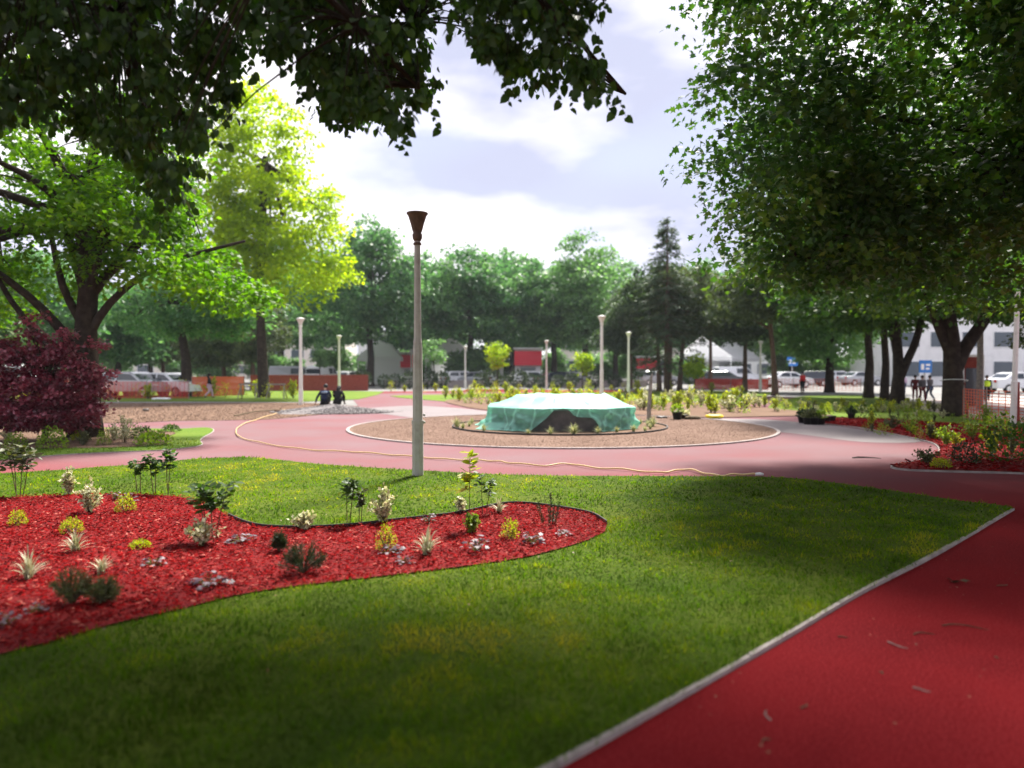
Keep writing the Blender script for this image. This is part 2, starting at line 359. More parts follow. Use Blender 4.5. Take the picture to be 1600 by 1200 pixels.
# brown soil field, the far grass strip, centre-left
soil_w = smooth(W([(-420,630),(0,630),(250,630),(480,630),(560,636),(575,641),(520,646),(440,654),(400,656),(350,657),(270,658),(200,661),(60,662),(-420,664)]), 4)
sheet('soil_field', soil_w, .012, M['soil'])
sheet('far_lawn', W([(-700,628),(0,628),(300,627),(470,628),(560,624),(590,617),(600,612),(330,610),(-700,608)]), .02, M['lawnfar'], thick=.04)
sheet('far_lawn_centre', smooth(W([(610,619),(700,617),(800,615),(1000,612),(1100,611),(1210,613),(1170,622),(1120,628),(1000,628),(900,626),(750,630),(690,627)]), 3), .02, M['lawnfar'], thick=.04)
sheet('far_lawn_right', smooth(W([(1262,619),(1350,618),(1395,628),(1440,640),(1500,652),(1600,662),(1640,672),(1500,664),(1400,656),(1300,652),(1240,648),(1200,637),(1225,626)]), 3), .02, M['lawnfar'], thick=.04)
# planting strip behind the fountain
strip_px = [(697,626),(725,636),(757,641),(800,645),(870,647),(950,647),(1000,649),(1094,653),(1180,652),(1244,651),(1290,654),(1300,650),(1240,642),(1150,634),(1090,628),(1000,627),(900,625),(780,620)]
strip_w = smooth(W(strip_px), 4)
sheet('planting_strip', strip_w, .028, M['soil'])
rb_px = [(1262,657),(1290,663),(1350,670),(1405,681),(1450,691),(1466,699),(1466,709),(1440,720),(1405,727),(1394,730),(1404,734),(1450,737),(1600,741),(1800,750),(2000,752),(2000,690),(1700,668),(1600,668),(1500,664),(1400,657),(1320,654)]
rb_w = smooth(W(rb_px), 4)
sheet('mulch_bed_right', rb_w, .03, M['mulch'])
ribbon('bed_kerb', smooth(W(rb_px[1:13]), 4, False), .05, .01, M['kerb'], h=.02)
# grey screed patches on the loop
sheet('grey_screed', smooth(W([(560,640),(640,634),(720,638),(800,647),(870,648.5),(760,649),(680,655),(600,647)]), 4), .005, M['grey'])
sheet('grey_screed_right', smooth(W([(1060,655),(1180,655),(1290,664),(1380,677),(1440,690),(1350,691),(1260,680),(1195,672),(1130,660)]), 4), .005, M['grey'])
sheet('pale_paving', W([(1402,627),(1600,620),(1900,622),(2000,685),(1700,668),(1600,662),(1500,652),(1440,640)]), .006, M['paving'])
# ring round the fountain
RC = (1.34, 20.9); RR = 5.84
def circ(r, n=96, c=RC): return [(c[0]+r*math.cos(2*math.pi*k/n), c[1]+r*math.sin(2*math.pi*k/n)) for k in range(n)]
sheet('gravel_ring', circ(RR), .02, M['gravelsoil'])
ribbon('ring_kerb', circ(RR+.03), .085, .015, M['kerb'], True, h=.018)
sheet('fountain_soil', circ(3.0), .03, M['soil'])
e_ = ribbon('bed_edging', circ(3.02, 64), .03, .03, M['darkmetal'], True, h=.035); del e_['kind']
tag(e_, 'low dark edging ring round the covered fountain', 'edging')

# grass blades (uncountable stuff)
LAWN_LEAF = leafmat('grass_blades', [(.032,.060,.002), (.07,.155,.003), (.17,.225,.005), (.36,.31,.03)], trans=.5, rough=.6, spec=.05)
def grass(name, poly, holes, bands, mtl, z=.02, hmul=1., seed=1):
    r = np.random.default_rng(seed); P = []; Sz = []; Wd = []
    for d0, d1, dens, h, wd in bands:
        n = int((d1-d0)*(d1+d0)*.75*dens)
        y = np.sqrt(r.uniform(d0*d0, d1*d1, n)); x = r.uniform(-.75, .75, n)*y
        k = inpoly(x, y, poly)
        for hp in holes: k &= ~inpoly(x, y, hp)
        x, y = x[k], y[k]; P.append(np.stack([x, y, np.full(len(x), z)], 1)); Sz.append(h*r.uniform(.5, 1.25, len(x))*(1+.25*vnoise(x, y, 2.5, 5))); Wd.append(wd*r.uniform(.7, 1.3, len(x)))
    P = np.concatenate(P); Sz = np.concatenate(Sz)*hmul; Wd = np.concatenate(Wd); n = len(P)
    a = r.uniform(0, 6.28, n); lean = r.uniform(.15, 1.1, n)+.3*vnoise(P[:,0], P[:,1], 3, 9)
    D = np.stack([np.cos(a)*lean, np.sin(a)*lean, np.ones(n)], 1); Nn = np.stack([np.cos(a), np.sin(a), np.full(n, .3)], 1)
    T = (np.array([[0,.5,0],[0,-.5,0],[.6,-.28,2.],[.6,.28,2.],[1,0,5.]])*[1,1,.4], np.array([[0,1,2],[0,2,3],[3,2,4]]))
    P[:,:2] += r.normal(0, .012, (n,2)); v1 = vnoise(P[:,0], P[:,1], 1.6, 3); v2 = vnoise(P[:,0], P[:,1], 5.5, 4)
    v4 = vnoise(P[:,0], P[:,1]*1.4, 7.5, 21); v5 = vnoise(P[:,0], P[:,1], 19, 22); Sz = Sz*np.clip(1+.45*v4+.3*v5, .45, 1.7)
    dry = np.exp(-(((P[:,0]+.62+.1*v4)/.62)**2+((P[:,1]-4.3+.1*v5)/.28)**2))*.62 + np.exp(-(((P[:,0]-2.6)/1.2)**2+((P[:,1]-8.6)/.5)**2))*.12
    v3 = vnoise(P[:,0], P[:,1], .8, 13); tint = np.clip(.36+.22*v3+.30*v1+.34*v2+.26*v4+.18*v5+dry+r.normal(0, .15, n), 0, 1)
    me = scatter(name, T, P, D, Nn, Sz, tint, Wd); o = link(name, me, mtl); return tag(o, kind='stuff', label='short mown grass of the front lawn', cat='grass')
grass('grass', lawn_w, [bed_w], [(2.6,4,5200,.042,.0048),(4,5.5,3600,.042,.006),(5.5,8,2100,.042,.009),(8,14,950,.045,.015)], LAWN_LEAF)
FAR_LEAF = leafmat('far_grass_blades', [(.06,.12,.01), (.11,.18,.015), (.2,.22,.03)], trans=.35, rough=.55, spec=.15)
o = grass('grass', isl_w, [ibed_w], [(9,17,500,.05,.02)], FAR_LEAF, seed=2); o['label'] = 'short bright grass of the island lawn by the purple maple'
# mulch chips
def chips(name, poly, d0, d1, dens, size, mtl, seed, label, z=.036):
    r = np.random.default_rng(seed); n = int((d1-d0)*(d1+d0)*.8*dens)
    y = np.sqrt(r.uniform(d0*d0, d1*d1, n)); x = r.uniform(-.8, .8, n)*y; k = inpoly(x, y, poly); x, y = x[k], y[k]; n = len(x)
    x = x+r.normal(0,.03,n); y = y+r.normal(0,.03,n)
    a = r.uniform(0, 6.28, n); D = np.stack([np.cos(a), np.sin(a), r.normal(0, .28, n)], 1); Nn = r.normal(0, .35, (n,3))+[0,0,1]
    L_ = size*r.uniform(.4, 1.5, n)**1.4; P = np.stack([x, y, z+r.uniform(0, .02, n)], 1)
    t = np.clip(.30+r.normal(0, .22, n)+(r.random(n) < .06)*.6+.12*vnoise(x, y, 3, 8), 0, 1)
    return tag(link(name, scatter(name, CHIP, P, D, Nn, L_, t, L_*r.uniform(.18, .5, n)), mtl), kind='stuff', label=label, cat='mulch')
MULCH = leafmat('mulch_chip', [(.06,.003,.003), (.19,.004,.005), (.27,.007,.008), (.46,.14,.11)], trans=0, rough=.9, spec=.03)
chips('mulch_chips', bed_w, 3.6, 11, 2300, .024, MULCH, 5, 'red dyed bark mulch of the near bed')
chips('mulch_chips', rb_w, 11, 26, 260, .06, MULCH, 6, 'red bark mulch of the right hand bed')
def stones(name, poly_fn, n, smin, smax, mtl, seed, label, x0, x1, y0, y1, z=.03, cat='gravel'):
    r = np.random.default_rng(seed); x = r.uniform(x0, x1, n); y = r.uniform(y0, y1, n); k = poly_fn(x, y); x, y = x[k], y[k]; n = len(x)
    P = np.stack([x, y, z+np.zeros(n)], 1)
    o = link(name, scatter(name, ROCK, P, r.normal(0,1,(n,3)), r.normal(0,1,(n,3)), r.uniform(smin, smax, n)*r.uniform(.5,1.,n), np.clip(r.normal(.5,.25,n),0,1)), mtl)
    return tag(o, kind='stuff', label=label, cat=cat)
CLOD = leafmat('clods', [(.10,.06,.042), (.155,.097,.070), (.22,.155,.12)], trans=0, rough=.95, spec=.1)
stones('soil_clods', lambda x, y: ((np.hypot(x-RC[0], y-RC[1]) < RR-.08) & (np.hypot(x-RC[0], y-RC[1]) > 3.1)), 60000, .008, .035, CLOD, 7, 'loose gravelly soil of the ring around the fountain', RC[0]-6, RC[0]+6, RC[1]-6, RC[1]+6, .02)
stones('soil_clods', lambda x, y: inpoly(x, y, soil_w), 26000, .02, .09, CLOD, 8, 'loose brown soil of the unplanted field', -26, -4, 21, 37, .012)
stones('soil_clods', lambda x, y: inpoly(x, y, ibed_w), 9000, .02, .05, CLOD, 9, 'loose soil around the island shrubs', -14, -4, 14, 24, .034)
# gravel heap
HEAP = [G(485, 647), G(560, 641)]
hc = (G(520,644).x, G(520,644).y)
v = []; f = []; n_, k_ = 40, 9
for i in range(k_+1):
    for j in range(n_):
        a = 2*math.pi*j/n_; q = i/k_; rr = (1+.12*math.sin(3*a+1)+.08*math.sin(5*a))
        v.append((hc[0]+q*rr*2.3*math.cos(a), hc[1]+q*rr*1.5*math.sin(a), .27*(1-q)**1.15*(1+.15*math.sin(4*a+i))+.0+(.012 if i == k_ else .02)))
for i in range(k_):
    for j in range(n_): f.append((i*n_+j, (i+1)*n_+j, (i+1)*n_+(j+1) % n_, i*n_+(j+1) % n_))
me = bpy.data.meshes.new('gravel_heap'); me.from_pydata(v, [], f)
GRAV = surf('gravel_heap', (.15,.13,.13), (.22,.20,.20), 3, 26, (.12,.105,.105), .95, .05)
tag(link('gravel_heap', me, GRAV, smoothf=True), 'low heap of grey gravel on the path behind the yellow hose', 'gravel heap')
GRV = leafmat('gravel', [(.06,.055,.055), (.17,.155,.155), (.30,.28,.275)], trans=0, rough=.9)
r_ = np.random.default_rng(3); n = 5200; a = r_.uniform(0, 6.28, n); q = np.sqrt(r_.uniform(0, 1, n))
P = np.stack([hc[0]+q*2.35*np.cos(a), hc[1]+q*1.55*np.sin(a), .27*(1-q)**1.15+.02], 1)
tag(link('gravel', scatter('gravel', ROCK, P, r_.normal(0,1,(n,3)), r_.normal(0,1,(n,3)), r_.uniform(.03,.09,n), r_.uniform(0,1,n)), GRV), 'loose grey stones over the gravel heap', 'gravel', kind='stuff')
# ------------------------------------------------------------------ trees
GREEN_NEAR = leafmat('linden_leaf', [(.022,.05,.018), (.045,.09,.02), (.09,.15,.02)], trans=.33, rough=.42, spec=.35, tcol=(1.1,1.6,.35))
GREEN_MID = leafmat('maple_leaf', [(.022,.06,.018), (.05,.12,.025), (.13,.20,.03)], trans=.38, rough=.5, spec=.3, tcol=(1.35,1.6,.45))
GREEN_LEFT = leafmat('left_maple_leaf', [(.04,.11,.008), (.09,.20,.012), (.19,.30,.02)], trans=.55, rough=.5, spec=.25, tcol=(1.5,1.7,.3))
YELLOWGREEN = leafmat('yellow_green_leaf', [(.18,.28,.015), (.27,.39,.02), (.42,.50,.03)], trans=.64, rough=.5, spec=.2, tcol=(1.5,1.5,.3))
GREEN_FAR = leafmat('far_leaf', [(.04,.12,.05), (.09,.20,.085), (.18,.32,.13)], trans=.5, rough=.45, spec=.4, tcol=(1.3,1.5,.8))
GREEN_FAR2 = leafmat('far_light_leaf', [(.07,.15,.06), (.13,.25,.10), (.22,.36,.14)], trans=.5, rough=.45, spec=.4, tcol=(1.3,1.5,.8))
PINE = leafmat('pine_needles', [(.03,.06,.035), (.05,.09,.05), (.09,.13,.07)], trans=.3, rough=.6, spec=.2)
PINE2 = leafmat('olive_pine_needles', [(.04,.065,.035), (.08,.115,.06), (.14,.17,.085)], trans=.35, rough=.6, spec=.2)
PURPLE = leafmat('purple_leaf', [(.08,.010,.024), (.20,.03,.055), (.45,.15,.20)], trans=.35, rough=.3, spec=.6, tcol=(1.6,.9,1.1))

SKYWIN = [(505,240),(560,232),(660,225),(690,190),(700,60),(690,-60),(1050,-60),(1075,60),(1045,130),(1050,330),(1010,600),(505,600)]
def bez(a, b, c, n=7): return [a*(1-t)**2 + b*(2*t*(1-t)) + c*t*t for t in [i/(n-1) for i in range(n)]]
def tree(name, label, base, trunk_pts, rad, blobs, nclump, nleaf, lsize, mtl, T=LEAF4, bark='bark', crad=(.5,1.), limbs=9, twigs=.5, group=None, cat='tree', seed=1, droop=.35, skyclear=False, seg=10, flat=.45, surfbias=.5, parts=('trunk','crown'), forkz=.9, extra=()):
    """base (x,y); trunk_pts list of local (x,y,z); blobs (cx,cy,cz,rx,ry,rz) in local coords"""
    r = np.random.default_rng(seed); root = empty(name, (base[0], base[1], 0), label, cat, group)
    tp = [Vector(p) for p in trunk_pts]; n = len(tp)
    B = MB(); rr = [rad*(1.28 if i == 0 else 1.06 if i == 1 else 1-.45*i/(n-1)) for i in range(n)]
    B.tube(tp, rr, seg)
    for pts_, rds_ in extra: B.tube(smooth(pts_, 3, False), [rds_[0]+(rds_[1]-rds_[0])*i/(3*(len(pts_)-1)) for i in range(3*(len(pts_)-1)+1)], seg)
    # clump centres
    C = []; w_ = np.array([b[3]*b[4]*b[5] for b in blobs])**.8; w_ /= w_.sum(); guard = 0
    while len(C) < nclump and guard < nclump*30:
        guard += 1; b = blobs[r.choice(len(blobs), p=w_)]
        d = r.normal(size=3); d /= np.linalg.norm(d); q = r.uniform(0, 1)**(1/3) if r.random() > surfbias else r.uniform(.8, 1.06)
        p = np.array(b[:3])+d*np.array(b[3:6])*q
        if skyclear:
            wx, wy, wz = p[0]+base[0], p[1]+base[1], p[2]; ok = True
            if wy > .3:
                for o_ in (-.6, 0, .6):
                    for q_ in (-.4, .1, .5):
                        X, Y, _ = proj(np.array(wx+o_), np.array(wy), np.array(wz+q_))
                        if bool(inpoly(X, Y, skyclear)): ok = False
            if not ok: continue
        C.append(p)
    C = np.array(C)
    # limbs
    top = tp[-1]; L_ = []
    idx = r.choice(len(C), min(limbs, len(C)), replace=False)
    for i in idx:
        e = Vector(C[i]); s_i = n-1 if r.random() < .55 else n-2; s = tp[s_i]*forkz+tp[s_i-1]*(1-forkz)
        mid = s.lerp(e, .5)+Vector((0, 0, (e-s).length*.16))+Vector(r.normal(0, .06, 3))*(e-s).length
        pts = bez(s, mid, e, 8); r0 = rad*r.uniform(.32, .5); B.tube(pts, [r0*(1-.8*t/7)+.006 for t in range(8)], 7); L_ += pts[2:]
    if twigs > 0:
        LP = np.array([tuple(p) for p in L_]) if L_ else np.array([tuple(top)])
        for c in C[r.random(len(C)) < twigs]:
            k = np.argmin(np.linalg.norm(LP-c, axis=1)+r.uniform(0, .8, len(LP))); s = Vector(LP[k]); e = Vector(c)
            if (e-s).length > 1.8: continue
            pts = bez(s, s.lerp(e, .5)+Vector((0,0,.12*(e-s).length)), e, 4); q0 = rad*.07+.006; B.tube(pts, [q0, q0*.7, q0*.45, q0*.2], 4, cap=False)
    B.build(parts[0], M[bark], root, True)
    # leaves
    nl = len(C)*nleaf; cr_ = r.uniform(*crad, len(C)); d = r.normal(size=(nl,3)); d /= np.linalg.norm(d, axis=1, keepdims=True); d *= (r.uniform(0, 1, (nl,1))**.45)
    ci = np.repeat(np.arange(len(C)), nleaf); P = C[ci]+d*cr_[ci][:,None]*np.array([1,1,flat]); P[:,2] -= droop*cr_[ci]*(d[:,0]**2+d[:,1]**2)
    P += r.normal(0, .04, P.shape)
    k = P[:,2] > .25; P = P[k]; d = d[k]; ci = ci[k]; nl = len(P)
    Dv = d*np.array([1,1,.4])+r.normal(0, .55, (nl,3))+[0,0,-droop]; Nn = r.normal(0, .5, (nl,3))+[0,0,1.]
    ct = r.uniform(-.33, .33, len(C)); tint = np.clip(.45+ct[ci]+r.normal(0, .17, nl), 0, 1)
    me = scatter(parts[1], T, P, Dv, Nn, lsize*r.uniform(.65, 1.25, nl), tint); link(parts[1], me, mtl, root)
    return root
# near linden the photo was taken under: trunk left behind the camera, crown overhead
LB = (-5.5, -2.5)
lin = empty('linden_tree', (*LB, 0), 'dark overhanging linden with broad leaves hanging into the top left', 'tree')
def hang(polys, dr, n, nleaf, crad, lsize, seed):
    r = np.random.default_rng(seed); C = []
    for poly, wt in polys:
        xs = [p[0] for p in poly]; ys = [p[1] for p in poly]; m = int(n*wt); c = 0
        while c < m:
            x, y = r.uniform(min(xs), max(xs)), r.uniform(min(ys), max(ys))
            if inpoly(x, y, poly): C.append(tuple(at(x, y, r.uniform(*dr)))); c += 1
    return np.array(C)
massA = [(-200,-120),(690,-120),(668,60),(672,150),(650,165),(625,205),(585,185),(530,190),(490,160),(480,120),(430,85),(390,50),(375,90),(365,160),(320,205),(268,325),(225,315),(210,255),(150,215),(60,190),(-200,190)]
massB = [(735,-120),(935,-120),(925,30),(900,45),(935,115),(962,150),(955,160),(905,135),(870,130),(820,135),(775,105),(740,55),(722,20)]
Cn = hang([(massA, .78), (massB, .125)], (5.2, 8.2), 1120, 0, 0, 0, 31)
Bb = MB(); base_v = Vector((LB[0], LB[1], 0))
fork = Vector((.3, .5, 3.4)); Bb.tube([(0,0,-.05),(.02,.03,.5),(.12,.2,1.9),fork,(.5,.9,5.6),(.6,1.1,8)], [.42,.33,.29,.26,.17,.08], 12)
ends = [(-1.5,6.5,8.0),(1.5,9.5,8.6),(-4.5,5.5,5.2),(-2.2,6.5,4.9),(-.9,6.8,4.8),(.9,6.8,5.1),(1.1,7.2,4.3),(-.75,6.0,3.9),(-5.5,8,5.4),(-3.3,6.2,4.6)]
LPn = []
for e in ends:
    e = Vector(e)-base_v; s = fork; mid = s.lerp(e, .55)+Vector((0,0,1.5)); p = bez(s, mid, e, 12); Bb.tube(p, [.09*(1-.88*i/11)+.004 for i in range(12)], 7); LPn += p[4:]
LPn = np.array([tuple(p) for p in LPn]); r = np.random.default_rng(5)
for c in Cn:
    c = Vector(c)-base_v; k = int(np.argmin(np.linalg.norm(LPn-np.array(c), axis=1)))
    s = Vector(LPn[k]); pts = bez(s, s.lerp(c, .6)+Vector((0,0,.2)), c+Vector((0,0,-.05)), 5); Bb.tube(pts, [.011,.008,.006,.004,.002], 4, cap=False)
Bb.build('trunk', M['bark'], lin, True)
nl = 30; cr_ = r.uniform(.08, .24, len(Cn)); d = r.normal(size=(len(Cn)*nl,3)); d /= np.linalg.norm(d, axis=1, keepdims=True); d *= r.uniform(.2, 1, (len(d),1))
ci = np.repeat(np.arange(len(Cn)), nl); P = Cn[ci]-np.array([*LB, 0])+d*cr_[ci][:,None]*[1,1,.8]
Dv = d*[.6,.6,.2]+r.normal(0, .3, d.shape)+[0,0,-.9]; Nn = r.normal(0, .8, d.shape)+[0,-.3,.6]
# trailing sprays: leaves strung along thin hanging twigs at the mass edges
SP = []; SD = []; Bs = MB()
for (px, py, ln, Y) in [(662,140,.34,6.),(648,150,.38,5.8),(600,175,.30,6.2),(700,-12,.24,5.6),(545,165,.28,6.4),(500,150,.25,6.5),(620,185,.3,6.),(945,135,.25,6.3),(965,150,.2,6.3),(900,120,.28,6.1),(860,115,.25,6.),(800,120,.22,6.4),(785,105,.3,5.9),(735,60,.2,6.2),(930,50,.26,6.5),(205,325,.3,6.),(250,345,.25,6.2),(470,110,.3,6.),(385,80,.25,6.),(930,-20,.2,6.2)]:
    s = at(px, py, Y); dx = r.normal(0, .25)+.25; pts = [s+Vector((dx*ln*t, 0, -ln*t)) for t in (0,.33,.66,1)]; Bs = MB(); Bs.tube([p-base_v for p in pts], [.004,.003,.002,.001], 4, cap=False); Bs.build('twig', M['bark'], lin)
    m_ = int(ln/.045)
    for i in range(m_):
        t = (i+.6)/m_; sd = 1 if i % 2 else -1; SP.append(tuple(s+Vector((dx*ln*t, 0, -ln*t))-base_v)); SD.append((sd*.7+r.normal(0,.2), r.normal(0,.4), -.7))
P = np.concatenate([P, np.array(SP)]); Dv = np.concatenate([Dv, np.array(SD)]); Nn = np.concatenate([Nn, r.normal(0,.35,(len(SP),3))+[0,-1,.3]])
link('foliage', scatter('foliage', LEAFH, P, Dv, Nn, .070*r.uniform(.5, 1.25, len(P)), np.clip(r.normal(.45,.22,len(P)),0,1)), GREEN_NEAR, lin)
# rest of that crown, above and behind the camera (unseen, with foliage added to shade the front lawn and path)
r = np.random.default_rng(17); C = []
blobs = [(-3,1.5,6.6,6,5,2.6),(-6,4,6.6,5,5,2.4),(2.5,3.0,6.4,5.5,4.6,2.2),(2.6,6.2,7.2,3.,2.8,1.8),(1,-4,6.4,7,4,2.6),(.6,9.4,8.5,5.,3.0,1.1)]
while len(C) < 760:
    b = blobs[r.integers(6)]; d = r.normal(size=3); d /= np.linalg.norm(d); p = np.array(b[:3])+d*np.array(b[3:])*r.uniform(.2,1)
    ok = p[2] > 3.6
    if p[1] > .3:
        for ox in (-.8, 0, .8):
            for oz in (-.7, .0, .4):
                X, Y, _ = proj(np.array(p[0]+ox), np.array(p[1]), np.array(p[2]+oz))
                if bool(inpoly(X, Y, [(380,90),(480,150),(500,250),(668,230),(664,-160),(1060,-90),(1080,600),(300,600),(225,380),(0,250),(0,600),(300,600)])) or (0 < X < 1600 and Y > 90): ok = False
    if ok: C.append(p)
C = np.array(C); nl = 85; d = r.normal(size=(len(C)*nl,3)); d /= np.linalg.norm(d, axis=1, keepdims=True); d *= r.uniform(.2,1,(len(d),1))**.5
P = np.repeat(C, nl, 0)-np.array([*LB,0])+d*[.85,.85,.5]; Nn = r.normal(0,.5,d.shape)+[0,0,1]
link('foliage', scatter('foliage', LEAF4, P, d+r.normal(0,.4,d.shape)+[0,0,-.4], Nn, .15*r.uniform(.7,1.2,len(P)), np.clip(r.normal(.45,.2,len(P)),0,1)), GREEN_NEAR, lin)  # unseen rest of the crown, with foliage added for shade

# right near maple: trunk outside the frame, crown fills the top right
SKR = SKYWIN[:5]+[(690,-60),(1062,-60),(1075,70),(1048,120),(1058,160),(1034,180),(1040,230),(1035,330),(1075,400),(1100,450),(1300,490),(1300,600),(505,600)]
tree('maple_tree', 'big dark green maple whose leafy crown fills the top right corner', (13.2, 10.5), [(0,0,-.05),(0,0,.5),(-.1,.1,2),(-.3,.3,3.8),(-.6,.6,6.2)], .34,
     [(-4.2,1.2,7.2,5.2,4.8,3.6),(-6.6,2.2,6.6,3.6,3.0,3.2),(-1,-1.5,8,6,6,3.8),(-2.6,3.0,4.9,4.6,3.6,2.2),(-6.,2.6,4.4,3.4,2.4,1.5),(-7.8,3.1,4.5,1.9,1.5,1.3),(-9.0,1.6,6.4,1.7,2,2.2),(-4.8,-3.4,6.6,3.4,3.6,2.2),(-3,-8,6.5,7,4.5,2.8)], 1200, 130, .115, GREEN_MID, T=LEAFM, flat=.34, crad=(.5,1.1), limbs=46, twigs=.45, seed=3, skyclear=SKR, droop=.45, seg=14)  # last blob hangs unseen beside the camera, added to shade the near path
# three and one trunk trees on the right
def ptree(px, py, name, label, rad, hs, blobs, mtl, **k):
    b = G(px, py); return tree(name, label, (b.x, b.y), hs, rad, blobs, mtl=mtl, **k)
ptree(1490, 651, 'maple_tree', 'thick dark trunk tree with a wire round it, beside the orange netting', .36, [(0,0,-.05),(0,0,.4),(-.05,0,1.6),(-.1,0,2.6),(-.3,.1,4.4),(-.2,.2,7)],
      [(-2.2,0,7.6,4.8,4.2,4),(2.6,1,7.4,5,4.4,4),(-.5,-1.5,5.6,5,3.2,2.2)], GREEN_MID, nclump=620, nleaf=75, lsize=.17, crad=(.6,1.1), limbs=14, seed=4, seg=14, extra=[([(0,0,1.6),(.35,-.05,2.4),(1.0,-.1,3.4),(1.9,0,4.8)],(.26,.15)),([(-.05,0,2.0),(-.5,0,3.0),(-1.1,0,4.4)],(.2,.12))])
ptree(1402, 631, 'maple_tree', 'forked dark trunk tree left of the thick wired trunk', .31, [(0,0,-.05),(.0,0,.4),(.05,0,1.4),(.0,0,2.4),(-.2,0,4.5),(-.1,0,7)],
      [(0,0,7.6,4.4,4.4,4),(2.2,-1,6.4,3.4,3.2,2.4),(-2.2,0,6,3.2,3,2.2)], GREEN_MID, nclump=380, nleaf=60, lsize=.22, crad=(.7,1.2), limbs=9, seed=5, extra=[([(.05,0,1.1),(.35,-.05,1.9),(.8,-.1,3.0),(1.2,0,4.4)],(.22,.14)),([(0,0,2.0),(-.25,0,3.2),(-.5,0,4.6)],(.16,.1))])
for j, (px, py, lab) in enumerate([(1382,626,'slim dark trunk tree between two thicker trunks on the right lawn'),(1357,622,'dark trunk tree leftmost of the right hand trunk group')]):
    ptree(px, py, 'maple_tree', lab, .22 if j == 0 else .27, [(0,0,-.05),(0,0,.4),(.05,0,2),(-.05,0,3.4),(.1,0,6),(0,0,9)], [(0,0,8.4,4.6,4.4,4.4),(-1.8,0,6.6,3.4,3.2,2.4)], GREEN_MID, nclump=320, nleaf=55, lsize=.26, crad=(.7,1.3), limbs=8, seed=6+j)
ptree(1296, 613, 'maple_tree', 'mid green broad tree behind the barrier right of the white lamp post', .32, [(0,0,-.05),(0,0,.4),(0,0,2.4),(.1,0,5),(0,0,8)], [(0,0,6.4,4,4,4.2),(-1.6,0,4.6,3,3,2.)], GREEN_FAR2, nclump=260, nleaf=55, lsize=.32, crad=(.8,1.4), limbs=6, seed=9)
ptree(1650, 640, 'pine_tree', 'dark drooping conifer at the right edge by the pale house', .25, [(0,0,-.05),(0,0,.4),(0,0,3),(0,0,6),(0,0,9)], [(0,0,4.6,2.6,2.6,2.4),(0,0,7.5,1.8,1.8,2.4)], PINE2, nclump=160, nleaf=60, lsize=.22, crad=(.5,.9), limbs=6, seed=10, bark='pinebark')
ptree(1725, 648, 'maple_tree', 'green tree beyond the right edge post', .3, [(0,0,-.05),(0,0,.4),(0,0,2.4),(.1,0,5),(0,0,8)], [(-1,0,6.5,5,4,3.4)], GREEN_MID, nclump=200, nleaf=60, lsize=.25, crad=(.8,1.3), limbs=6, seed=12)
# left maple with spreading limbs behind the purple maple
b = G(134, 684); lm = tree('maple_tree', 'left maple with a stout trunk and spreading limbs behind the purple maple', (b.x, b.y), [(0,0,-.05),(0,0,.5),(0,.05,1.8),(0,.05,2.6),(.05,.1,3.6),(-.1,.1,5.6)], .34,
     [(-1.6,0,5.2,3.6,3.,1.6),(2.,.3,5.0,2.8,2.6,1.5),(-.3,.2,6.8,3.4,3.,1.9),(3.6,.6,4.0,1.7,1.8,.8),(-3.6,0,3.7,2.,2,1.3)], 330, 90, .12, GREEN_LEFT, T=LEAFM, crad=(.4,.8), limbs=17, twigs=.6, seed=13, skyclear=[(335,120),(540,120),(700,600),(335,330)], droop=.4, seg=12, forkz=.75, extra=[([(0,.05,1.7),(-.5,0,2.5),(-1.3,-.1,3.4),(-2.6,-.2,4.4)],(.15,.06)),([(0,.05,2.3),(.6,0,3.2),(1.8,0,4.1),(3.8,.1,4.7)],(.12,.03)),([(0,.05,2.6),(-.5,0,3.6),(-.8,0,5)],(.12,.05)),([(0,0,1.5),(-.7,0,2.0),(-1.7,-.1,3.3),(-2.2,-.1,4.3)],(.11,.04))])
# trees in the left background
b = at(412, 620, 43); tree('maple_tree', 'tall bright yellow green tree standing in the middle left', (b.x, b.y), [(0,0,-.05),(0,0,.5),(-.1,0,3.2),(-.2,0,6),(0,0,10),(.2,0,14)], .32,
     [(-.3,0,14.2,3.0,3,4.2),(.9,0,10.3,3.7,3.2,3.2),(-1.2,0,8.6,4.0,3.4,2.6),(1.8,0,7.6,3.4,3,1.9),(-2.5,0,12,2.6,2.6,3)], 330, 74, .27, YELLOWGREEN, crad=(.6,1.3), limbs=14, seed=14, twigs=.4, surfbias=.4)
b = at(293, 612, 45); tree('linden_tree', 'dark green tree with a leaning trunk left of the yellow green tree', (b.x, b.y), [(0,0,-.05),(0,0,.4),(-.1,0,2.4),(-.35,0,4.),(-.3,0,6)], .36, [(.2,0,6.2,3.9,3.2,2.3),(-1.5,0,5.4,3,3,1.8),(2.2,0,5.2,2.4,2.6,1.6)], 240, 60, .25, GREEN_FAR, crad=(.6,1.1), limbs=8, seed=15)
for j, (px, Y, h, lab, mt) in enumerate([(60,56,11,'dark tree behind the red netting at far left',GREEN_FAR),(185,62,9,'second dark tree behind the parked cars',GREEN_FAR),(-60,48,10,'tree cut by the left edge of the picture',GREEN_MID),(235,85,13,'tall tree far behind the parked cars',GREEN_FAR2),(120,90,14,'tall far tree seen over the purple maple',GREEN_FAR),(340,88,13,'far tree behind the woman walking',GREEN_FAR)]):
    b = at(px, 600, Y); tree('linden_tree', lab, (b.x, b.y), [(0,0,-.05),(0,0,.4),(0,0,h*.3),(0,0,h*.55),(.1,0,h*.8)], .3, [(0,0,h*.62,h*.36,h*.34,h*.34),(h*.12,0,h*.4,h*.26,h*.26,h*.14)], 190, 50, .38, mt, crad=(.8,1.5), limbs=6, seed=30+j, group='trees around the far edge of the park')
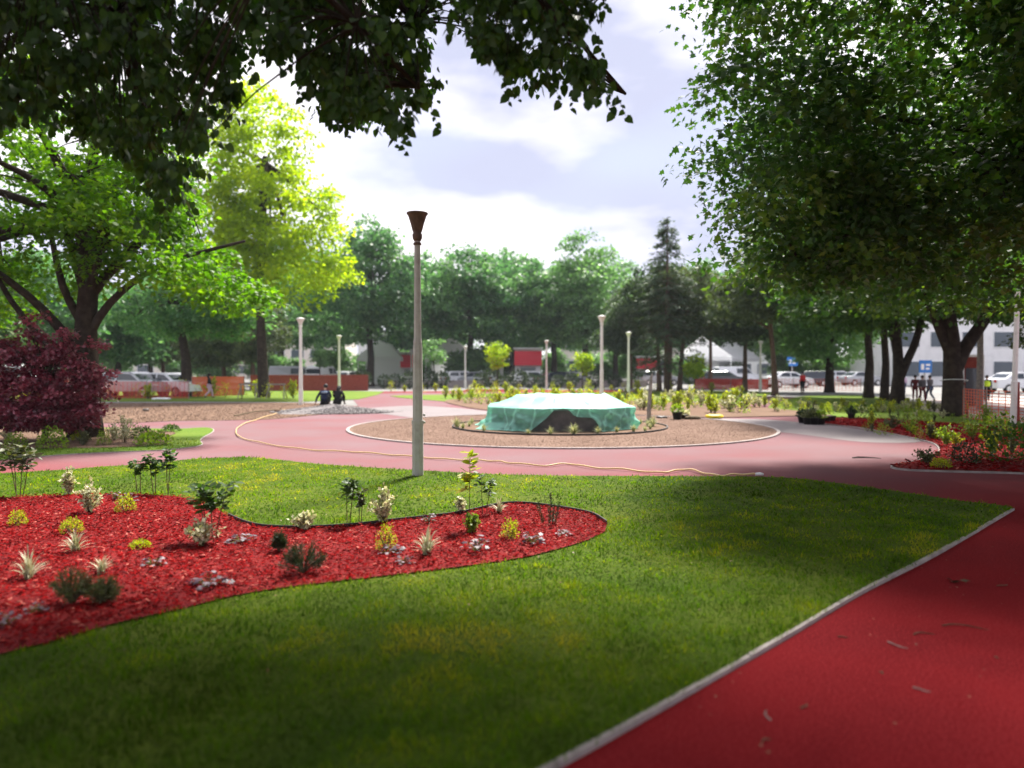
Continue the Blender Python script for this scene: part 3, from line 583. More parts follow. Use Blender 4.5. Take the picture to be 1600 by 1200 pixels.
# centre background: three kinds, copied, turned and scaled
protos = []
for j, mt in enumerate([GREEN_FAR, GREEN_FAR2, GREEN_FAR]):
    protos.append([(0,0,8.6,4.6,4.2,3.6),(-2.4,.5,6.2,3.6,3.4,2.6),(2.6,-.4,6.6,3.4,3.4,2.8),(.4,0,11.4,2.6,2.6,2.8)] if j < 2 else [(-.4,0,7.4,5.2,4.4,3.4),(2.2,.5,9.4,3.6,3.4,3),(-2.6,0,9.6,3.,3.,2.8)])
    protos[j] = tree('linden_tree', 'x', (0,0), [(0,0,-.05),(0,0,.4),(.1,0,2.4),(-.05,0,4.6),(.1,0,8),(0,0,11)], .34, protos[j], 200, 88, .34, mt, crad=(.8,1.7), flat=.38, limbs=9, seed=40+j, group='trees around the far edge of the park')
spots = [(578,72,1.2,0,.3,'tall full tree behind the near lamp post, left side'),(498,80,1.05,2,1,'dark tree just left of the tall full tree'),(655,84,1.1,0,2.,'dark tree directly behind the near lamp head'),(735,78,1.18,2,4.,'rounded tree right of the lamp post in the far row'),
 (800,92,1.22,0,5.,'tree in the far row above the green covered fountain'),(865,80,1.08,2,.5,'darker tree in the far row behind the twin red signs'),(915,76,1.13,1,2.5,'light green tree top right of the far row'),(962,92,1.1,1,4.3,'pale green tree left of the spruce'),
 (440,95,1.35,1,3.,'pale tree far behind the yellow green tree'),(1095,100,1.2,0,1.,'far tree behind the pines'),(1160,95,1.05,1,2.,'far light tree behind the right pines'),(700,110,1.25,1,2.,'distant tree in the gap of the far row'),(1238,88,1.0,0,2.,'far tree over the blue sign board'),(530,105,1.3,2,2.2,'distant tree filling the far row at left'),(870,112,1.3,0,3.3,'distant tree filling the far row at right'),(1400,90,1.1,0,4.,'far tree behind the right trunks')]
used = set()
for px, Y, s, k, rz, lab in spots:
    b = at(px, 600, Y); o = protos[k] if k not in used else copytree(protos[k]); used.add(k)
    o.location = (b.x, Y, 0); o.rotation_euler.z = rz; o.scale = (s, s, s*.98); o['label'] = lab
# spruce and pines
def conifer(px, Y, h, rb, label, mtl, seed, z0=.14, nb=26, group=None):
    r = np.random.default_rng(seed); b = at(px, 600, Y); root = empty('spruce_tree', (b.x, Y, 0), label, 'tree', group)
    B = MB(); B.tube([(0,0,-.05),(0,0,h*.3),(0,0,h*.7),(0,0,h)], [.24,.18,.09,.02], 8); P = []; D = []
    for i in range(nb*7):
        z = h*(z0+(1-z0)*r.uniform(0,1)**1.0); rad = rb*(1-(z/h))**.7*r.uniform(.65,1.1)+.1; a = r.uniform(0,6.28)
        e = Vector((math.cos(a)*rad, math.sin(a)*rad, z-.22*rad)); B.tube([(0,0,z), e], [.03,.01], 4, cap=False)
        for q in range(int(20+50*rad/rb)):
            t = r.uniform(.15,1); c = Vector((0,0,z)).lerp(e, t); P.append((c.x+r.normal(0,.10+.12*(1-t)), c.y+r.normal(0,.12), c.z+r.normal(0,.07)-.05)); D.append((e.x+r.normal(0,rad*.5), e.y+r.normal(0,rad*.5), -.35*rad))
    B.build('trunk', M['pinebark'], root, True); P = np.array(P); D = np.array(D)
    link('foliage', scatter('foliage', LEAF4, P, D, r.normal(0,.4,P.shape)+[0,0,1], r.uniform(.2,.42,len(P)), np.clip(r.normal(.45,.2,len(P)),0,1), .12), mtl, root); return root
conifer(1042, 52, 12.3, 3.6, 'dark pointed spruce standing above the pines', PINE, 50)
for j, (px, Y, h, cx, cz, lab, mt) in enumerate([(1030,56,9.5,-.4,6.6,'pine with a slim leaning trunk right of the twin lamp posts',PINE),(1046,60,9,.3,6.4,'middle pine of the slim trunk group',PINE2),(1062,54,8.6,.8,6.,'pine with a curved slim trunk, rightmost of the slim trunks',PINE2),(1110,66,9.4,0,6.6,'dense dark pine left of the white lamp post',PINE2),(1164,56,8.4,0,5.6,'small dark pine beside the white lamp post',PINE),(1211,47,9.2,-.8,6.6,'tall bare trunk pine right of the white lamp post',PINE2),(985,64,7.6,0,5.2,'low dark pine behind the twin lamp posts',PINE),(395,60,7.,0,4.4,'olive pine behind the yellow green tree trunk',PINE2),(350,62,6.6,0,4.,'spreading brown green pine behind the red netting',PINE2),(255,66,7,0,4.4,'olive pine over the parked cars',PINE2)]):
    b = at(px, 600, Y); tree('pine_tree', lab, (b.x, b.y), [(0,0,-.05),(.0,0,.4),(.15*cx,0,2.4),(cx*.4,0,4.4),(cx,0,h*.9)], .2, [(cx,0,cz,3.,2.8,1.9),(cx*.6,0,cz+1.8,2.1,2,1.5),(cx-1,0,cz-1.,2.2,2.2,.9)], 170, 62, .26, mt, crad=(.5,.95), limbs=8, seed=60+j, bark='pinebark', group='pines on the far lawn', droop=.2)
# young street trees with pale green crowns
for j, (px, Y, h, lab) in enumerate([(777,58,3.9,'thin young yellow green tree in front of the pink banner'),(910,60,3.2,'small yellowish sapling left of the tall white lamp post'),(678,64,4.6,'young bright green tree right of the near lamp post'),(500,66,4.2,'young bright tree between the two left white posts'),(1085,50,2.7,'staked pale sapling behind the pot')]):
    b = at(px, 600, Y); tree('young_tree', lab, (b.x, b.y), [(0,0,-.05),(0,0,.4),(0,0,h*.5),(0,0,h*.8)], .05, [(0,0,h*.72,h*.2,h*.2,h*.27)], 34, 34, .2, YELLOWGREEN if j in (0,1,4) else GREEN_FAR2, crad=(.3,.5), limbs=5, seed=80+j)
# purple japanese maple
b = G(70, 692); tree('purple_maple', 'wide dark purple japanese maple in the island bed at far left', (b.x, b.y), [(0,0,-.05),(.0,0,.15),(.05,0,.4),(.0,0,.8),(.1,0,1.3)], .07,
     [(-.1,0,1.5,1.25,1.1,.75),(.3,-.1,.95,1.05,1,.6),(-.5,0,1.,1.1,1,.65),(-.25,0,2.1,.6,.6,.4),(.85,0,2.15,.42,.4,.5),(-.15,0,2.6,.22,.24,.42),(-1.2,0,2.05,.4,.35,.2),(1.3,0,1.45,.32,.3,.22),(1.35,0,.85,.3,.3,.15),(.45,0,2.35,.2,.2,.3),(.0,-.2,.55,1.0,.9,.35),(-.9,0,1.7,.6,.6,.5)], 330, 54, .075, PURPLE, T=LEAFM, crad=(.12,.34), limbs=22, seed=90, droop=.25, flat=.28, cat='shrub')
# ------------------------------------------------------------------ lamp posts
def lamp(px, Y, H, label, near=False, post='whitepost', head='whitepost', basey=None):
    b = G(px, basey) if basey else at(px, 600, Y); root = empty('street_lamp', (b.x, b.y, 0), label, 'lamp post', 'park lamp posts')
    B = MB(); n = 8 if near else 10
    if near:
        B.lathe([(.088,-.05),(.088,.80)], n=8); B.lathe([(.097,.80),(.097,.86)], n=8); B.lathe([(.078,.86),(.074,1.9),(.07,2.0)], n=8); B.lathe([(.062,2.0),(.066,2.03),(.056,2.1),(.045,3.62)], n=12)
        B.build('post', M[post], root, False)
        for z_ in (.94,.83): k = MB(); k.ball((.1,-.02,z_), .021); k.build('bolt', M['postpaint'], root, True)
        d = MB(); d.box(-.03,.03,-.0905,-.0845,.28,.5); d.build('access_door', M['postpaint'], root)
        h = MB(); h.lathe([(.05,3.56),(.07,3.6),(.075,3.66),(.06,3.68),(.075,3.72),(.10,3.82),(.138,3.94),(.16,3.965),(.16,3.985),(.14,3.985),(.02,3.95)], n=20); h.build('lamp_head', M[head], root, True)
        f = MB(); f.lathe([(.05,3.5),(.062,3.505),(.062,3.53),(.05,3.54)], n=16); f.build('collar', M[head], root, True)
    else:
        B.lathe([(.10,-.05),(.10,.7),(.088,.72),(.085,1.6),(.075,1.62),(.065,H-.32)], n=n); B.build('post', M[post], root)
        h = MB(); h.lathe([(.065,H-.34),(.075,H-.3),(.11,H-.2),(.17,H-.08),(.19,H-.06),(.19,H-.03),(.12,H),(.02,H+.02)], n=14); h.build('lamp_head', M[head], root, True)
        f = MB(); f.lathe([(.066,H-.42),(.09,H-.41),(.09,H-.38),(.066,H-.37)], n=12); f.build('collar', M[post], root, True)
    return root
lamp(653, 0, 4, 'grey lamp post with brown funnel head, nearest on the front lawn', True, 'postpaint', 'rust', basey=745)
for px, Y, H, lab in [(470,34.2,4.03,'tall white lamp post leftmost, by the gravel heap'),(530,50,3.96,'white lamp post behind the two seated people'),(727,64,3.68,'short looking far white lamp post right of the near lamp'),(854,60,4.02,'far white lamp post above the green covered fountain'),(940,33,4.05,'tallest white lamp post just behind the fountain'),(982,46,3.98,'white lamp post right of the tallest white one'),(1188,52,3.66,'white lamp post beside the tall bare pine trunk'),(643,78,3.8,'white lamp post half hidden behind the near lamp post')]:
    lamp(px, Y, H, lab)
b = G(1583, 669); rt = empty('light_pole', (b.x, b.y, 0), 'pale slim pole at the right edge with a dark cable box low on it', 'pole'); B = MB(); B.lathe([(.085,-.05),(.085,1.3),(.07,1.32),(.062,3.8),(.03,3.84)], n=8)
o = B.build('post', M['whitepost'], rt); o.rotation_euler.y = .02
k = MB(); k.box(.04,.13,-.06,.06,.02,1.28); k.build('cable_box', M['redwall'], rt)
b = at(1531, 600, 30); rt = empty('utility_pole', (b.x, b.y, 0), 'grey green utility pole behind the worker in the yellow vest', 'pole'); B = MB(); B.tube([(0,0,-.05),(0,0,5.5)], [.13,.09], 10); B.build('post', M['wood'], rt); k = MB(); k.box(-.5,.5,-.05,.05,4.6,4.7); k.build('crossbar', M['wood'], rt)
# wooden stake
b = G(1014, 657); B = MB(); B.tube([(b.x,b.y,-.1),(b.x-.005,b.y,.35),(b.x+.03,b.y,.9),(b.x+.06,b.y,1.38),(b.x+.1,b.y,1.52)], [.075,.068,.062,.05,.018], 7)
tag(B.build('wooden_post', M['wood']), 'rough grey wooden stake standing at the ring rim right of the fountain', 'post')
# ------------------------------------------------------------------ covered fountain
fx, fy = RC; root = empty('fountain', (fx, fy, .03), 'round fountain basin under construction, mostly covered', 'fountain')
def octr(a, h=1.): 
    c, s = abs(math.cos(a)), abs(math.sin(a)); return min(1.97/max(c,1e-6), 2.0/max(s,1e-6), 2.95/(c+s))
def ringm(rf, zs, n=64):
    v = []; f = []
    for (k, z) in zs:
        for j in range(n): a = 2*math.pi*j/n; r_ = rf(a)*k; v.append((r_*math.cos(a), r_*math.sin(a), z))
    for i in range(len(zs)-1):
        for j in range(n): f.append((i*n+j, i*n+(j+1) % n, (i+1)*n+(j+1) % n, (i+1)*n+j))
    return v, f
B = MB(); B.add(*ringm(lambda a: octr(a)*.965, [(1,-.05),(1,.55),(.88,.55),(.88,.2),(.01,.2)])); B.build('basin_wall', M['concrete'], root)
B = MB(); B.lathe([(1.2,.2),(1.2,.86),(.02,.86)], n=36); B.build('inner_tier', M['concrete'], root)
for j in range(10):
    a = 2*math.pi*j/10; B = MB(); B.tube([(1.16*math.cos(a),1.16*math.sin(a),.8),(1.16*math.cos(a),1.16*math.sin(a),.872)], .012, 5); B.build('rod', M['darkmetal'], root)
tm = bpy.data.materials.new('green_plastic_sheet'); tm.use_nodes = True; n, l = tm.node_tree.nodes, tm.node_tree.links; p = n['Principled BSDF']
p.inputs['Base Color'].default_value = (.38,.80,.65,1); p.inputs['Roughness'].default_value = .48; p.inputs['Specular IOR Level'].default_value = .6
vt = n.new('ShaderNodeTexCoord'); vm = n.new('ShaderNodeMapping'); vm.inputs['Scale'].default_value = (1,1,.35); vo = n.new('ShaderNodeTexVoronoi'); vo.feature = 'DISTANCE_TO_EDGE'; vo.inputs['Scale'].default_value = 1.9; vn = n.new('ShaderNodeTexNoise'); vn.inputs['Scale'].default_value = 2.; va = n.new('ShaderNodeMixRGB'); va.inputs[0].default_value = .35
l.new(vt.outputs['Object'], vn.inputs[0]); l.new(vt.outputs['Object'], va.inputs[1]); l.new(vn.outputs['Color'], va.inputs[2]); l.new(va.outputs[0], vm.inputs[0]); l.new(vm.outputs[0], vo.inputs['Vector'])
vb = n.new('ShaderNodeBump'); vb.inputs['Strength'].default_value = 1.; vb.inputs['Distance'].default_value = .05; vb.invert = True; l.new(vo.outputs['Distance'], vb.inputs['Height']); l.new(vb.outputs[0], p.inputs['Normal'])
vr = n.new('ShaderNodeMapRange'); l.new(vo.outputs['Distance'], vr.inputs[0]); vr.inputs[1].default_value = .0; vr.inputs[2].default_value = .045; vr.inputs[3].default_value = .15; vr.inputs[4].default_value = .56
tr = n.new('ShaderNodeBsdfTranslucent'); tr.inputs[0].default_value = (.33,.78,.61,1); tp_ = n.new('ShaderNodeBsdfTransparent'); tp_.inputs[0].default_value = (.5,.92,.78,1)
x1 = n.new('ShaderNodeMixShader'); x1.inputs[0].default_value = .3; l.new(p.outputs[0], x1.inputs[1]); l.new(tr.outputs[0], x1.inputs[2])
x2 = n.new('ShaderNodeMixShader'); vg = n.new('ShaderNodeNewGeometry'); vs = n.new('ShaderNodeSeparateXYZ'); l.new(vg.outputs['Normal'], vs.inputs[0]); vab = n.new('ShaderNodeMath'); vab.operation = 'ABSOLUTE'; l.new(vs.outputs[2], vab.inputs[0]); vq = n.new('ShaderNodeMapRange'); l.new(vab.outputs[0], vq.inputs[0]); vq.inputs[1].default_value = .3; vq.inputs[2].default_value = .9; vq.inputs[3].default_value = 1.; vq.inputs[4].default_value = .35
vx = n.new('ShaderNodeMath'); vx.operation = 'MULTIPLY'; l.new(vr.outputs[0], vx.inputs[0]); l.new(vq.outputs[0], vx.inputs[1]); l.new(vx.outputs[0], x2.inputs[0]); x2.inputs[0].default_value = .42; l.new(x1.outputs[0], x2.inputs[1]); l.new(tp_.outputs[0], x2.inputs[2]); l.new(x2.outputs[0], n['Material Output'].inputs[0])
NA, rows = 360, []
rt_ = np.random.default_rng(8); ph = rt_.uniform(0, 6.28, 12)
def fold(a, s): return sum((1-2*abs(math.sin(a*k*.5+ph[i]+s*1.5*(1 if i % 2 else -1))))/(1+i*.3) for i, k in enumerate((9,14,21,33,47)))/2.2
open_px = [(828,.0),(842,.18),(855,.36),(866,.56),(880,.59),(889,.57),(897,.42),(903,.38),(924,.36),(930,.26),(938,.02)]
v = []; f = []
ANG = [(2*math.pi*j/NA) for j in range(NA)]; SS = [('t',k) for k in (.02,.3,.6,.9,1.)] + [('d',k) for k in (.15,.4,.7,1.)] + [('s',k/26) for k in range(1,27)]
for j, a in enumerate(ANG):
    ro = octr(a)*1.0+.01
    xx = ro*math.cos(a); zlow = .012
    if math.sin(a) < -.3:
        pxx = 800+(fx+xx)/(fy-2.1)*1150
        if 828 < pxx < 938: zlow = max(.012, float(np.interp(pxx, [q[0] for q in open_px], [q[1] for q in open_px])))
    bulge = .10*math.exp(-((a-.15)/.28)**2) if a < 3 else .10*math.exp(-((a-6.43)/.28)**2)
    for kind, s in SS:
        if kind == 't': r_ = 1.22*s; z = .885+.018*math.sin(a*5+s*4)+.012*fold(a, s)*s
        elif kind == 'd': r_ = 1.22+(ro-1.22)*s; z = .885-(.885-.60)*(s**.8)-.05*math.sin(math.pi*s)*(1+.7*fold(a,1.5))+bulge*math.sin(math.pi*(s*.7+.3))*1.3
        else:
            hang_ = max(zlow, 0); z = .60+(hang_-.60)*s; fl = (1-(z/.60)); r_ = ro+.03+fl*(.09+.07*fold(a, 2.))+.06*fold(a*1.0, fl*3)*min(1, s*3)+(bulge*.9*math.sin(math.pi*min(s,1)))
            if math.cos(a) < -.55 and zlow < .05 and s > .7: r_ += .35*(s-.7)/.3*(.6+.4*math.sin(9*a))
            if s == 1 and zlow < .05: r_ += .05+.05*fold(a,5.)
        v.append((r_*math.cos(a), r_*math.sin(a), z))
m_ = len(SS)
for j in range(NA):
    j2 = (j+1) % NA
    for i in range(m_-1): f.append((j*m_+i, j*m_+i+1, j2*m_+i+1, j2*m_+i))
f.append(tuple(j*m_ for j in range(NA)))
me = bpy.data.meshes.new('tarpaulin'); me.from_pydata(v, [], f); o = link('tarpaulin', me, tm, smoothf=True); o.location = (fx, fy, .03)
tag(o, 'translucent mint green plastic sheet draped over the fountain basin', 'tarpaulin')
# ------------------------------------------------------------------ hose
hp = [(445,641),(425,649),(400,657),(378,665),(369,674),(374,684),(400,692),(450,701),(500,706),(550,708),(600,712),(650,716),(700,720),(740,721),(775,723),(800,726),(850,730),(887,727),(925,733),(975,736),(1025,741),(1050,739),(1075,736),(1100,742),(1125,746),(1150,744),(1180,744)]
hw = smooth([tuple(G(x, y)) for x, y in hp], 6, False); root = empty('garden_hose', hw[-1], 'long thin yellow hose snaking over the red path in front of the ring', 'hose')
B = MB(); hl = [(p[0]-hw[-1][0], p[1]-hw[-1][1], .03+.008*math.sin(i*.9)-hw[-1][2]) for i, p in enumerate(hw)]; B.tube(hl, .014, 6); B.build('tube', M['hose'], root, True)
B = MB(); B.tube([(0,0,.03),(.07,-.01,.035),(.12,-.02,.03)], [.02,.026,.016], 8); B.build('nozzle', M['white'], root, True)
b = G(400,658); B = MB(); B.tube([tuple(at(366,0,1))[:0] or (G(366,651).x,G(366,651).y,.03),(G(400,647).x,G(400,647).y,.10),(G(440,641.5).x,G(440,641.5).y,.05)], .022, 6); tag(B.build('plank', M['stem']), 'thin dark wooden pole lying on the soil beside the hose end', 'pole')
# twigs and litter on the near path
r = np.random.default_rng(77)
for j, (x, y, L_, a, lab) in enumerate([(1500,912,.10,.1,'dark curled dead leaf on the red path'),(1570,916,.12,.2,'short twig near the right edge of the red path'),(1505,978,.26,-.15,'longest thin bent twig on the red path'),(1400,1010,.12,-.6,'curved twig left of the longest twig'),(1440,990,.14,.05,'faint straight twig above the curved twig'),(1260,1105,.08,.5,'short dark twig low on the red path'),(1195,1118,.11,1.2,'curved pale twig near the kerb low on the path'),(1318,997,.06,.0,'tiny twig near the kerb'),(1195,1157,.06,.3,'small leaf scrap at the bottom of the path'),(1440,1080,.08,-.3,'very thin pale twig low right on the path'),(1555,1028,.04,1.2,'tiny pale chip at the right of the path'),(1378,1052,.04,1.4,'small upright looking chip mid path'),(1352,715.5,.5,-.05,'thin board lying on the pale red loop before the right bed')]):
    p = G(x, y, 0); d = Vector((math.cos(a), math.sin(a)*2, 0)).normalized(); nn = Vector((-d.y, d.x, 0)); pts = [p+d*L_*(t-.5)+nn*L_*.35*(t-.5)**2*(1 if j % 2 else -1)*2+Vector((0,0,.006+.004*math.sin(t*5))) for t in (0,.2,.4,.6,.8,1)]
    B = MB(); rr = .0035 if j != 12 else .02; B.tube([q-p for q in pts], [rr,rr*1.2,rr,rr,rr*.8,rr*.4], 5); o = B.build('twig' if j != 12 else 'board', M['stem'] if j % 3 else M['wood']); o.location = p
    if j == 0:
        bpy.data.objects.remove(o); q = np.array([[0,0,0]]*3, float)+r.normal(0,.02,(3,3))*[1,1,.2]; o = link('dead_leaf', scatter('dead_leaf', LEAFM, q, np.array([[1,.2,.1],[-.5,1,.2],[-1,-.4,.3]]), np.array([[0,0,1],[.6,0,1],[0,.6,1.]]), .07), M['stem']); o.location = (p.x, p.y, .012); tag(o, lab, 'leaf', 'litter on the red path'); continue
    tag(o, lab, 'twig' if j < 12 else 'board', 'litter on the red path')
LIT = leafmat('litter', [(.06,.03,.015), (.16,.09,.03), (.3,.2,.12)], trans=0)
n = 420; y = np.sqrt(r.uniform(9, 200, n)); x = r.uniform(.0,.75,n)*y; k = ~inpoly(x, y, lawn_w) & (x > .3); x, y = x[k], y[k]; n = len(x)
tag(link('leaf_litter', scatter('leaf_litter', LEAF4, np.stack([x,y,np.full(n,.006)],1), r.normal(0,1,(n,3))*[1,1,.15], r.normal(0,.2,(n,3))+[0,0,1], r.uniform(.006,.022,n), r.uniform(0,1,n)), LIT), 'tiny bits of leaf litter on the red path', 'litter', kind='stuff')
n = 260; y = np.sqrt(r.uniform(7, 150, n)); x = r.uniform(-.75,.75,n)*y; k = inpoly(x, y, lawn_w) & ~inpoly(x, y, bed_w); x, y = x[k], y[k]; n = len(x)
tag(link('leaf_litter', scatter('leaf_litter', LEAF4, np.stack([x,y,np.full(n,.055)],1), r.normal(0,1,(n,3))*[1,1,.2], r.normal(0,.3,(n,3))+[0,0,1], r.uniform(.01,.03,n), r.uniform(.3,1,n)), LIT), 'tiny dry leaf bits fallen on the front lawn', 'litter', kind='stuff')
# ------------------------------------------------------------------ plants
def ltree_mat(n_, st, tr=.4, tc_=(1.3,1.5,.4)): return leafmat(n_, st, trans=tr, tcol=tc_)
PL = {'green': ltree_mat('plant_green', [(.025,.06,.012),(.045,.10,.02),(.10,.16,.03)]), 'yellow': ltree_mat('plant_yellow', [(.28,.32,.02),(.50,.50,.03),(.65,.60,.05)], .5), 'lime': ltree_mat('plant_lime', [(.10,.17,.02),(.18,.26,.03),(.30,.36,.05)]),
      'white': ltree_mat('plant_variegated', [(.30,.34,.14),(.62,.60,.40),(.8,.76,.58)], .3, (1,1,.7)), 'blade': ltree_mat('plant_striped_blade', [(.22,.26,.12),(.45,.44,.30),(.65,.60,.45)], .2, (1,1,.7)),
      'dark': ltree_mat('plant_dark_green', [(.018,.035,.02),(.03,.055,.028),(.06,.09,.04)], .15), 'purple': ltree_mat('plant_purple_silver', [(.05,.02,.035),(.13,.08,.105),(.30,.25,.28)], .15, (1,.7,.9)), 'drygrass': ltree_mat('plant_dry_grass', [(.16,.20,.07),(.30,.32,.14),(.5,.48,.3)], .4, (1,1,.7)), 'olive': ltree_mat('plant_olive', [(.05,.06,.025),(.09,.10,.045),(.16,.16,.08)], .2), 'gold': ltree_mat('plant_gold_green', [(.18,.23,.015),(.34,.36,.025),(.50,.46,.05)], .5)}
def plant(kind, px, py, hpx, wpx, label, pal, group=None, seed=None, name=None, n=None, zb=.03):
    seed = seed if seed is not None else int(px*7+py); r = np.random.default_rng(seed); b = G(px, py); sc_ = b.y/FPX; h = hpx*sc_; w_ = wpx*sc_/2
    root = empty(name or {'sap':'young_shrub','tuft':'ornamental_grass','mound':'low_shrub','ros':'leafy_perennial','spike':'upright_shrub','pine':'dwarf_pine','loose':'young_shrub'}[kind], (b.x, b.y, zb), label, 'grass plant' if kind == 'tuft' else 'plant', group)
    B = MB(); P = []; D = []; Nn = []; S = []; Wd = []; T = LEAF4
    far = b.y > 20
    def leaf(p, d, nn, s, w_=None): P.append(tuple(p)); D.append(tuple(d)); Nn.append(tuple(nn)); S.append(s); Wd.append(w_ or s)
    if kind == 'sap':
        ns = n or 3
        for i in range(ns):
            x0 = (i-(ns-1)/2)*w_*.45/max(1,ns*.4)+r.normal(0,.01); top = Vector((x0*1.6+r.normal(0,w_*.15), r.normal(0,w_*.3), h*r.uniform(.82,1)))
            pts = bez(Vector((x0*.5, r.normal(0,.02), -.03)), Vector((x0, 0, h*.5)), top, 6); B.tube(pts, [.006,.0055,.005,.004,.003,.002] if not far else [.012]*6, 4, cap=False)
            for q in range(int(26 if not far else 14)):
                t = r.uniform(.52,1.0); k = min(4, int(t*5)); p = pts[k].lerp(pts[k+1], t*5-k); a = r.uniform(0,6.28); d = Vector((math.cos(a), math.sin(a), r.uniform(-.3,.7)))
                L2 = w_*r.uniform(.12,.42); e = p+d*L2; B.tube([p,e], .0018, 3, cap=False); leaf(e, d+Vector(r.normal(0,.3,3)), r.normal(0,.35,3)+[0,-.3,1], max(.045,h*.115)*r.uniform(.7,1.2)); leaf(p+d*L2*.4, Vector((-d.y,d.x,.2)), r.normal(0,.35,3)+[0,0,1], max(.045,h*.11)*r.uniform(.7,1.1))
        T = LEAFH
    elif kind == 'loose':
        for i in range(n or (24 if not far else 12)):
            a = r.uniform(0,6.28); q = r.uniform(.1,1); e = Vector((math.cos(a)*w_*q, math.sin(a)*w_*q, h*(1-.45*q)*r.uniform(.7,1.05))); pts = bez(Vector((0,0,-.02)), Vector((e.x*.3,e.y*.3,e.z*.6)), e, 5); B.tube(pts, .003 if not far else .006, 3, cap=False)
            for k in range(18):
                t = r.uniform(.25,1); j_ = min(3,int(t*4)); p = pts[j_].lerp(pts[j_+1], t*4-j_); leaf(p, r.normal(0,1,3)+[0,0,.3], r.normal(0,.6,3)+[0,0,1], (.034+.032*h)*r.uniform(.6,1.3)*(1.3 if far else 1))
    elif kind == 'mound':
        N_ = n or (420 if not far else 170); d = r.normal(size=(N_,3)); d /= np.linalg.norm(d,axis=1,keepdims=True); d[:,2] = np.abs(d[:,2])
        q = r.uniform(.35,1,N_)**.5*(1+.14*np.sin(4*np.arctan2(d[:,1],d[:,0])+2)); Pp = d*np.array([w_,w_,h])*q[:,None]+[0,0,.01]
        ls = max(.018, w_*.2)
        for i in range(N_): leaf(Pp[i], d[i]+r.normal(0,.5,3)+[0,0,.4], r.normal(0,.5,3)+[0,0,.8], ls*r.uniform(.6,1.2))
        for i in range(7): a = i*.9; B.tube([(0,0,-.02),(math.cos(a)*w_*.6,math.sin(a)*w_*.6,h*.6)], .004, 4, cap=False)
    elif kind == 'ros':
        for i in range(n or 30):
            a = r.uniform(0,6.28); q = r.uniform(.25,1); e = Vector((math.cos(a)*w_*q, math.sin(a)*w_*q, h*r.uniform(.25,.9)*(1.15-q*.6))); B.tube([(0,0,-.02), e*.6+Vector((0,0,h*.1)), e], .002, 3, cap=False)
            leaf(e, (math.cos(a), math.sin(a), r.uniform(-.3,.1)), r.normal(0,.3,3)+[0,0,1], w_*r.uniform(.24,.46))
        T = LEAFM
    elif kind == 'spike':
        for i in range(n or 9):
            a = r.uniform(0,6.28); q = r.uniform(.1,1); e = Vector((math.cos(a)*w_*q, math.sin(a)*w_*q*.7, h*r.uniform(.6,1)*(1.05-q*.35))); s0 = Vector((e.x*.45, e.y*.45, -.02)); B.tube([s0, e], [.004,.002], 4, cap=False)
            for k in range(64):
                t = r.uniform(.12,1); p = s0.lerp(e, t); leaf(p, r.normal(0,.7,3)+[0,0,1.], r.normal(0,1,3), .032*r.uniform(.7,1.3), .009)
    elif kind == 'pine':
        for i in range(n or 30):
            a = r.uniform(0,6.28); q = r.uniform(.05,1)**.6; e = Vector((math.cos(a)*w_*q, math.sin(a)*w_*q, h*(1.05-.65*q*q)*r.uniform(.6,1.))); s0 = Vector((e.x*.25,e.y*.25,.0)); B.tube([(0,0,-.02), s0+Vector((0,0,e.z*.4)), e], [.006,.005,.003], 4, cap=False)
            for k in range(52):
                t = r.uniform(.35,1.0); p = s0.lerp(e, t); leaf(p, Vector(r.normal(0,.6,3))+(e-s0).normalized()*.8, r.normal(0,1,3), .055*r.uniform(.6,1.2), .006)
    if kind == 'tuft':
        NB = n or 46; V = []; F = []; tt = []
        for i in range(NB):
            a = r.uniform(0,6.28); q = r.uniform(.1,1)**.7; e = Vector((math.cos(a)*w_*q*1.1, math.sin(a)*w_*q*1.1, h*(1.05-.75*q*q)*r.uniform(.6,1.05))); mid = Vector((e.x*.3, e.y*.3, e.z*.75+h*.12)); pts = bez(Vector((r.normal(0,.012),r.normal(0,.012),-.01)), mid, e, 6); sd = Vector((-math.sin(a), math.cos(a), 0)); ww = max(.0035, .012*h/.4)*(1 if not far else 2)
            b0 = len(V)
            for k, p in enumerate(pts): q2 = ww*(1-(k/5)**2)+.0006; V += [tuple(p+sd*q2), tuple(p-sd*q2)]
            F += [(b0+2*k, b0+2*k+1, b0+2*k+3, b0+2*k+2) for k in range(5)]; tt += [float(np.clip(r.normal(.5,.25),0,1))]*5
        me = npmesh('blades', np.array(V), np.array(F), np.array(tt)); link('blades', me, PL[pal], root); return root
    B.build('stems', M['stem'] if kind != 'ros' else M['gstem'], root)
    wd_ = np.array(Wd) if kind in ('spike','pine') else np.array(S)*(.8 if kind == 'sap' else 1)
    link('foliage', scatter('foliage', T, np.array(P), np.array(D), np.array(Nn), np.array(S), np.clip(r.normal(.45,.25,len(P)),0,1), wd_), PL[pal], root); return root
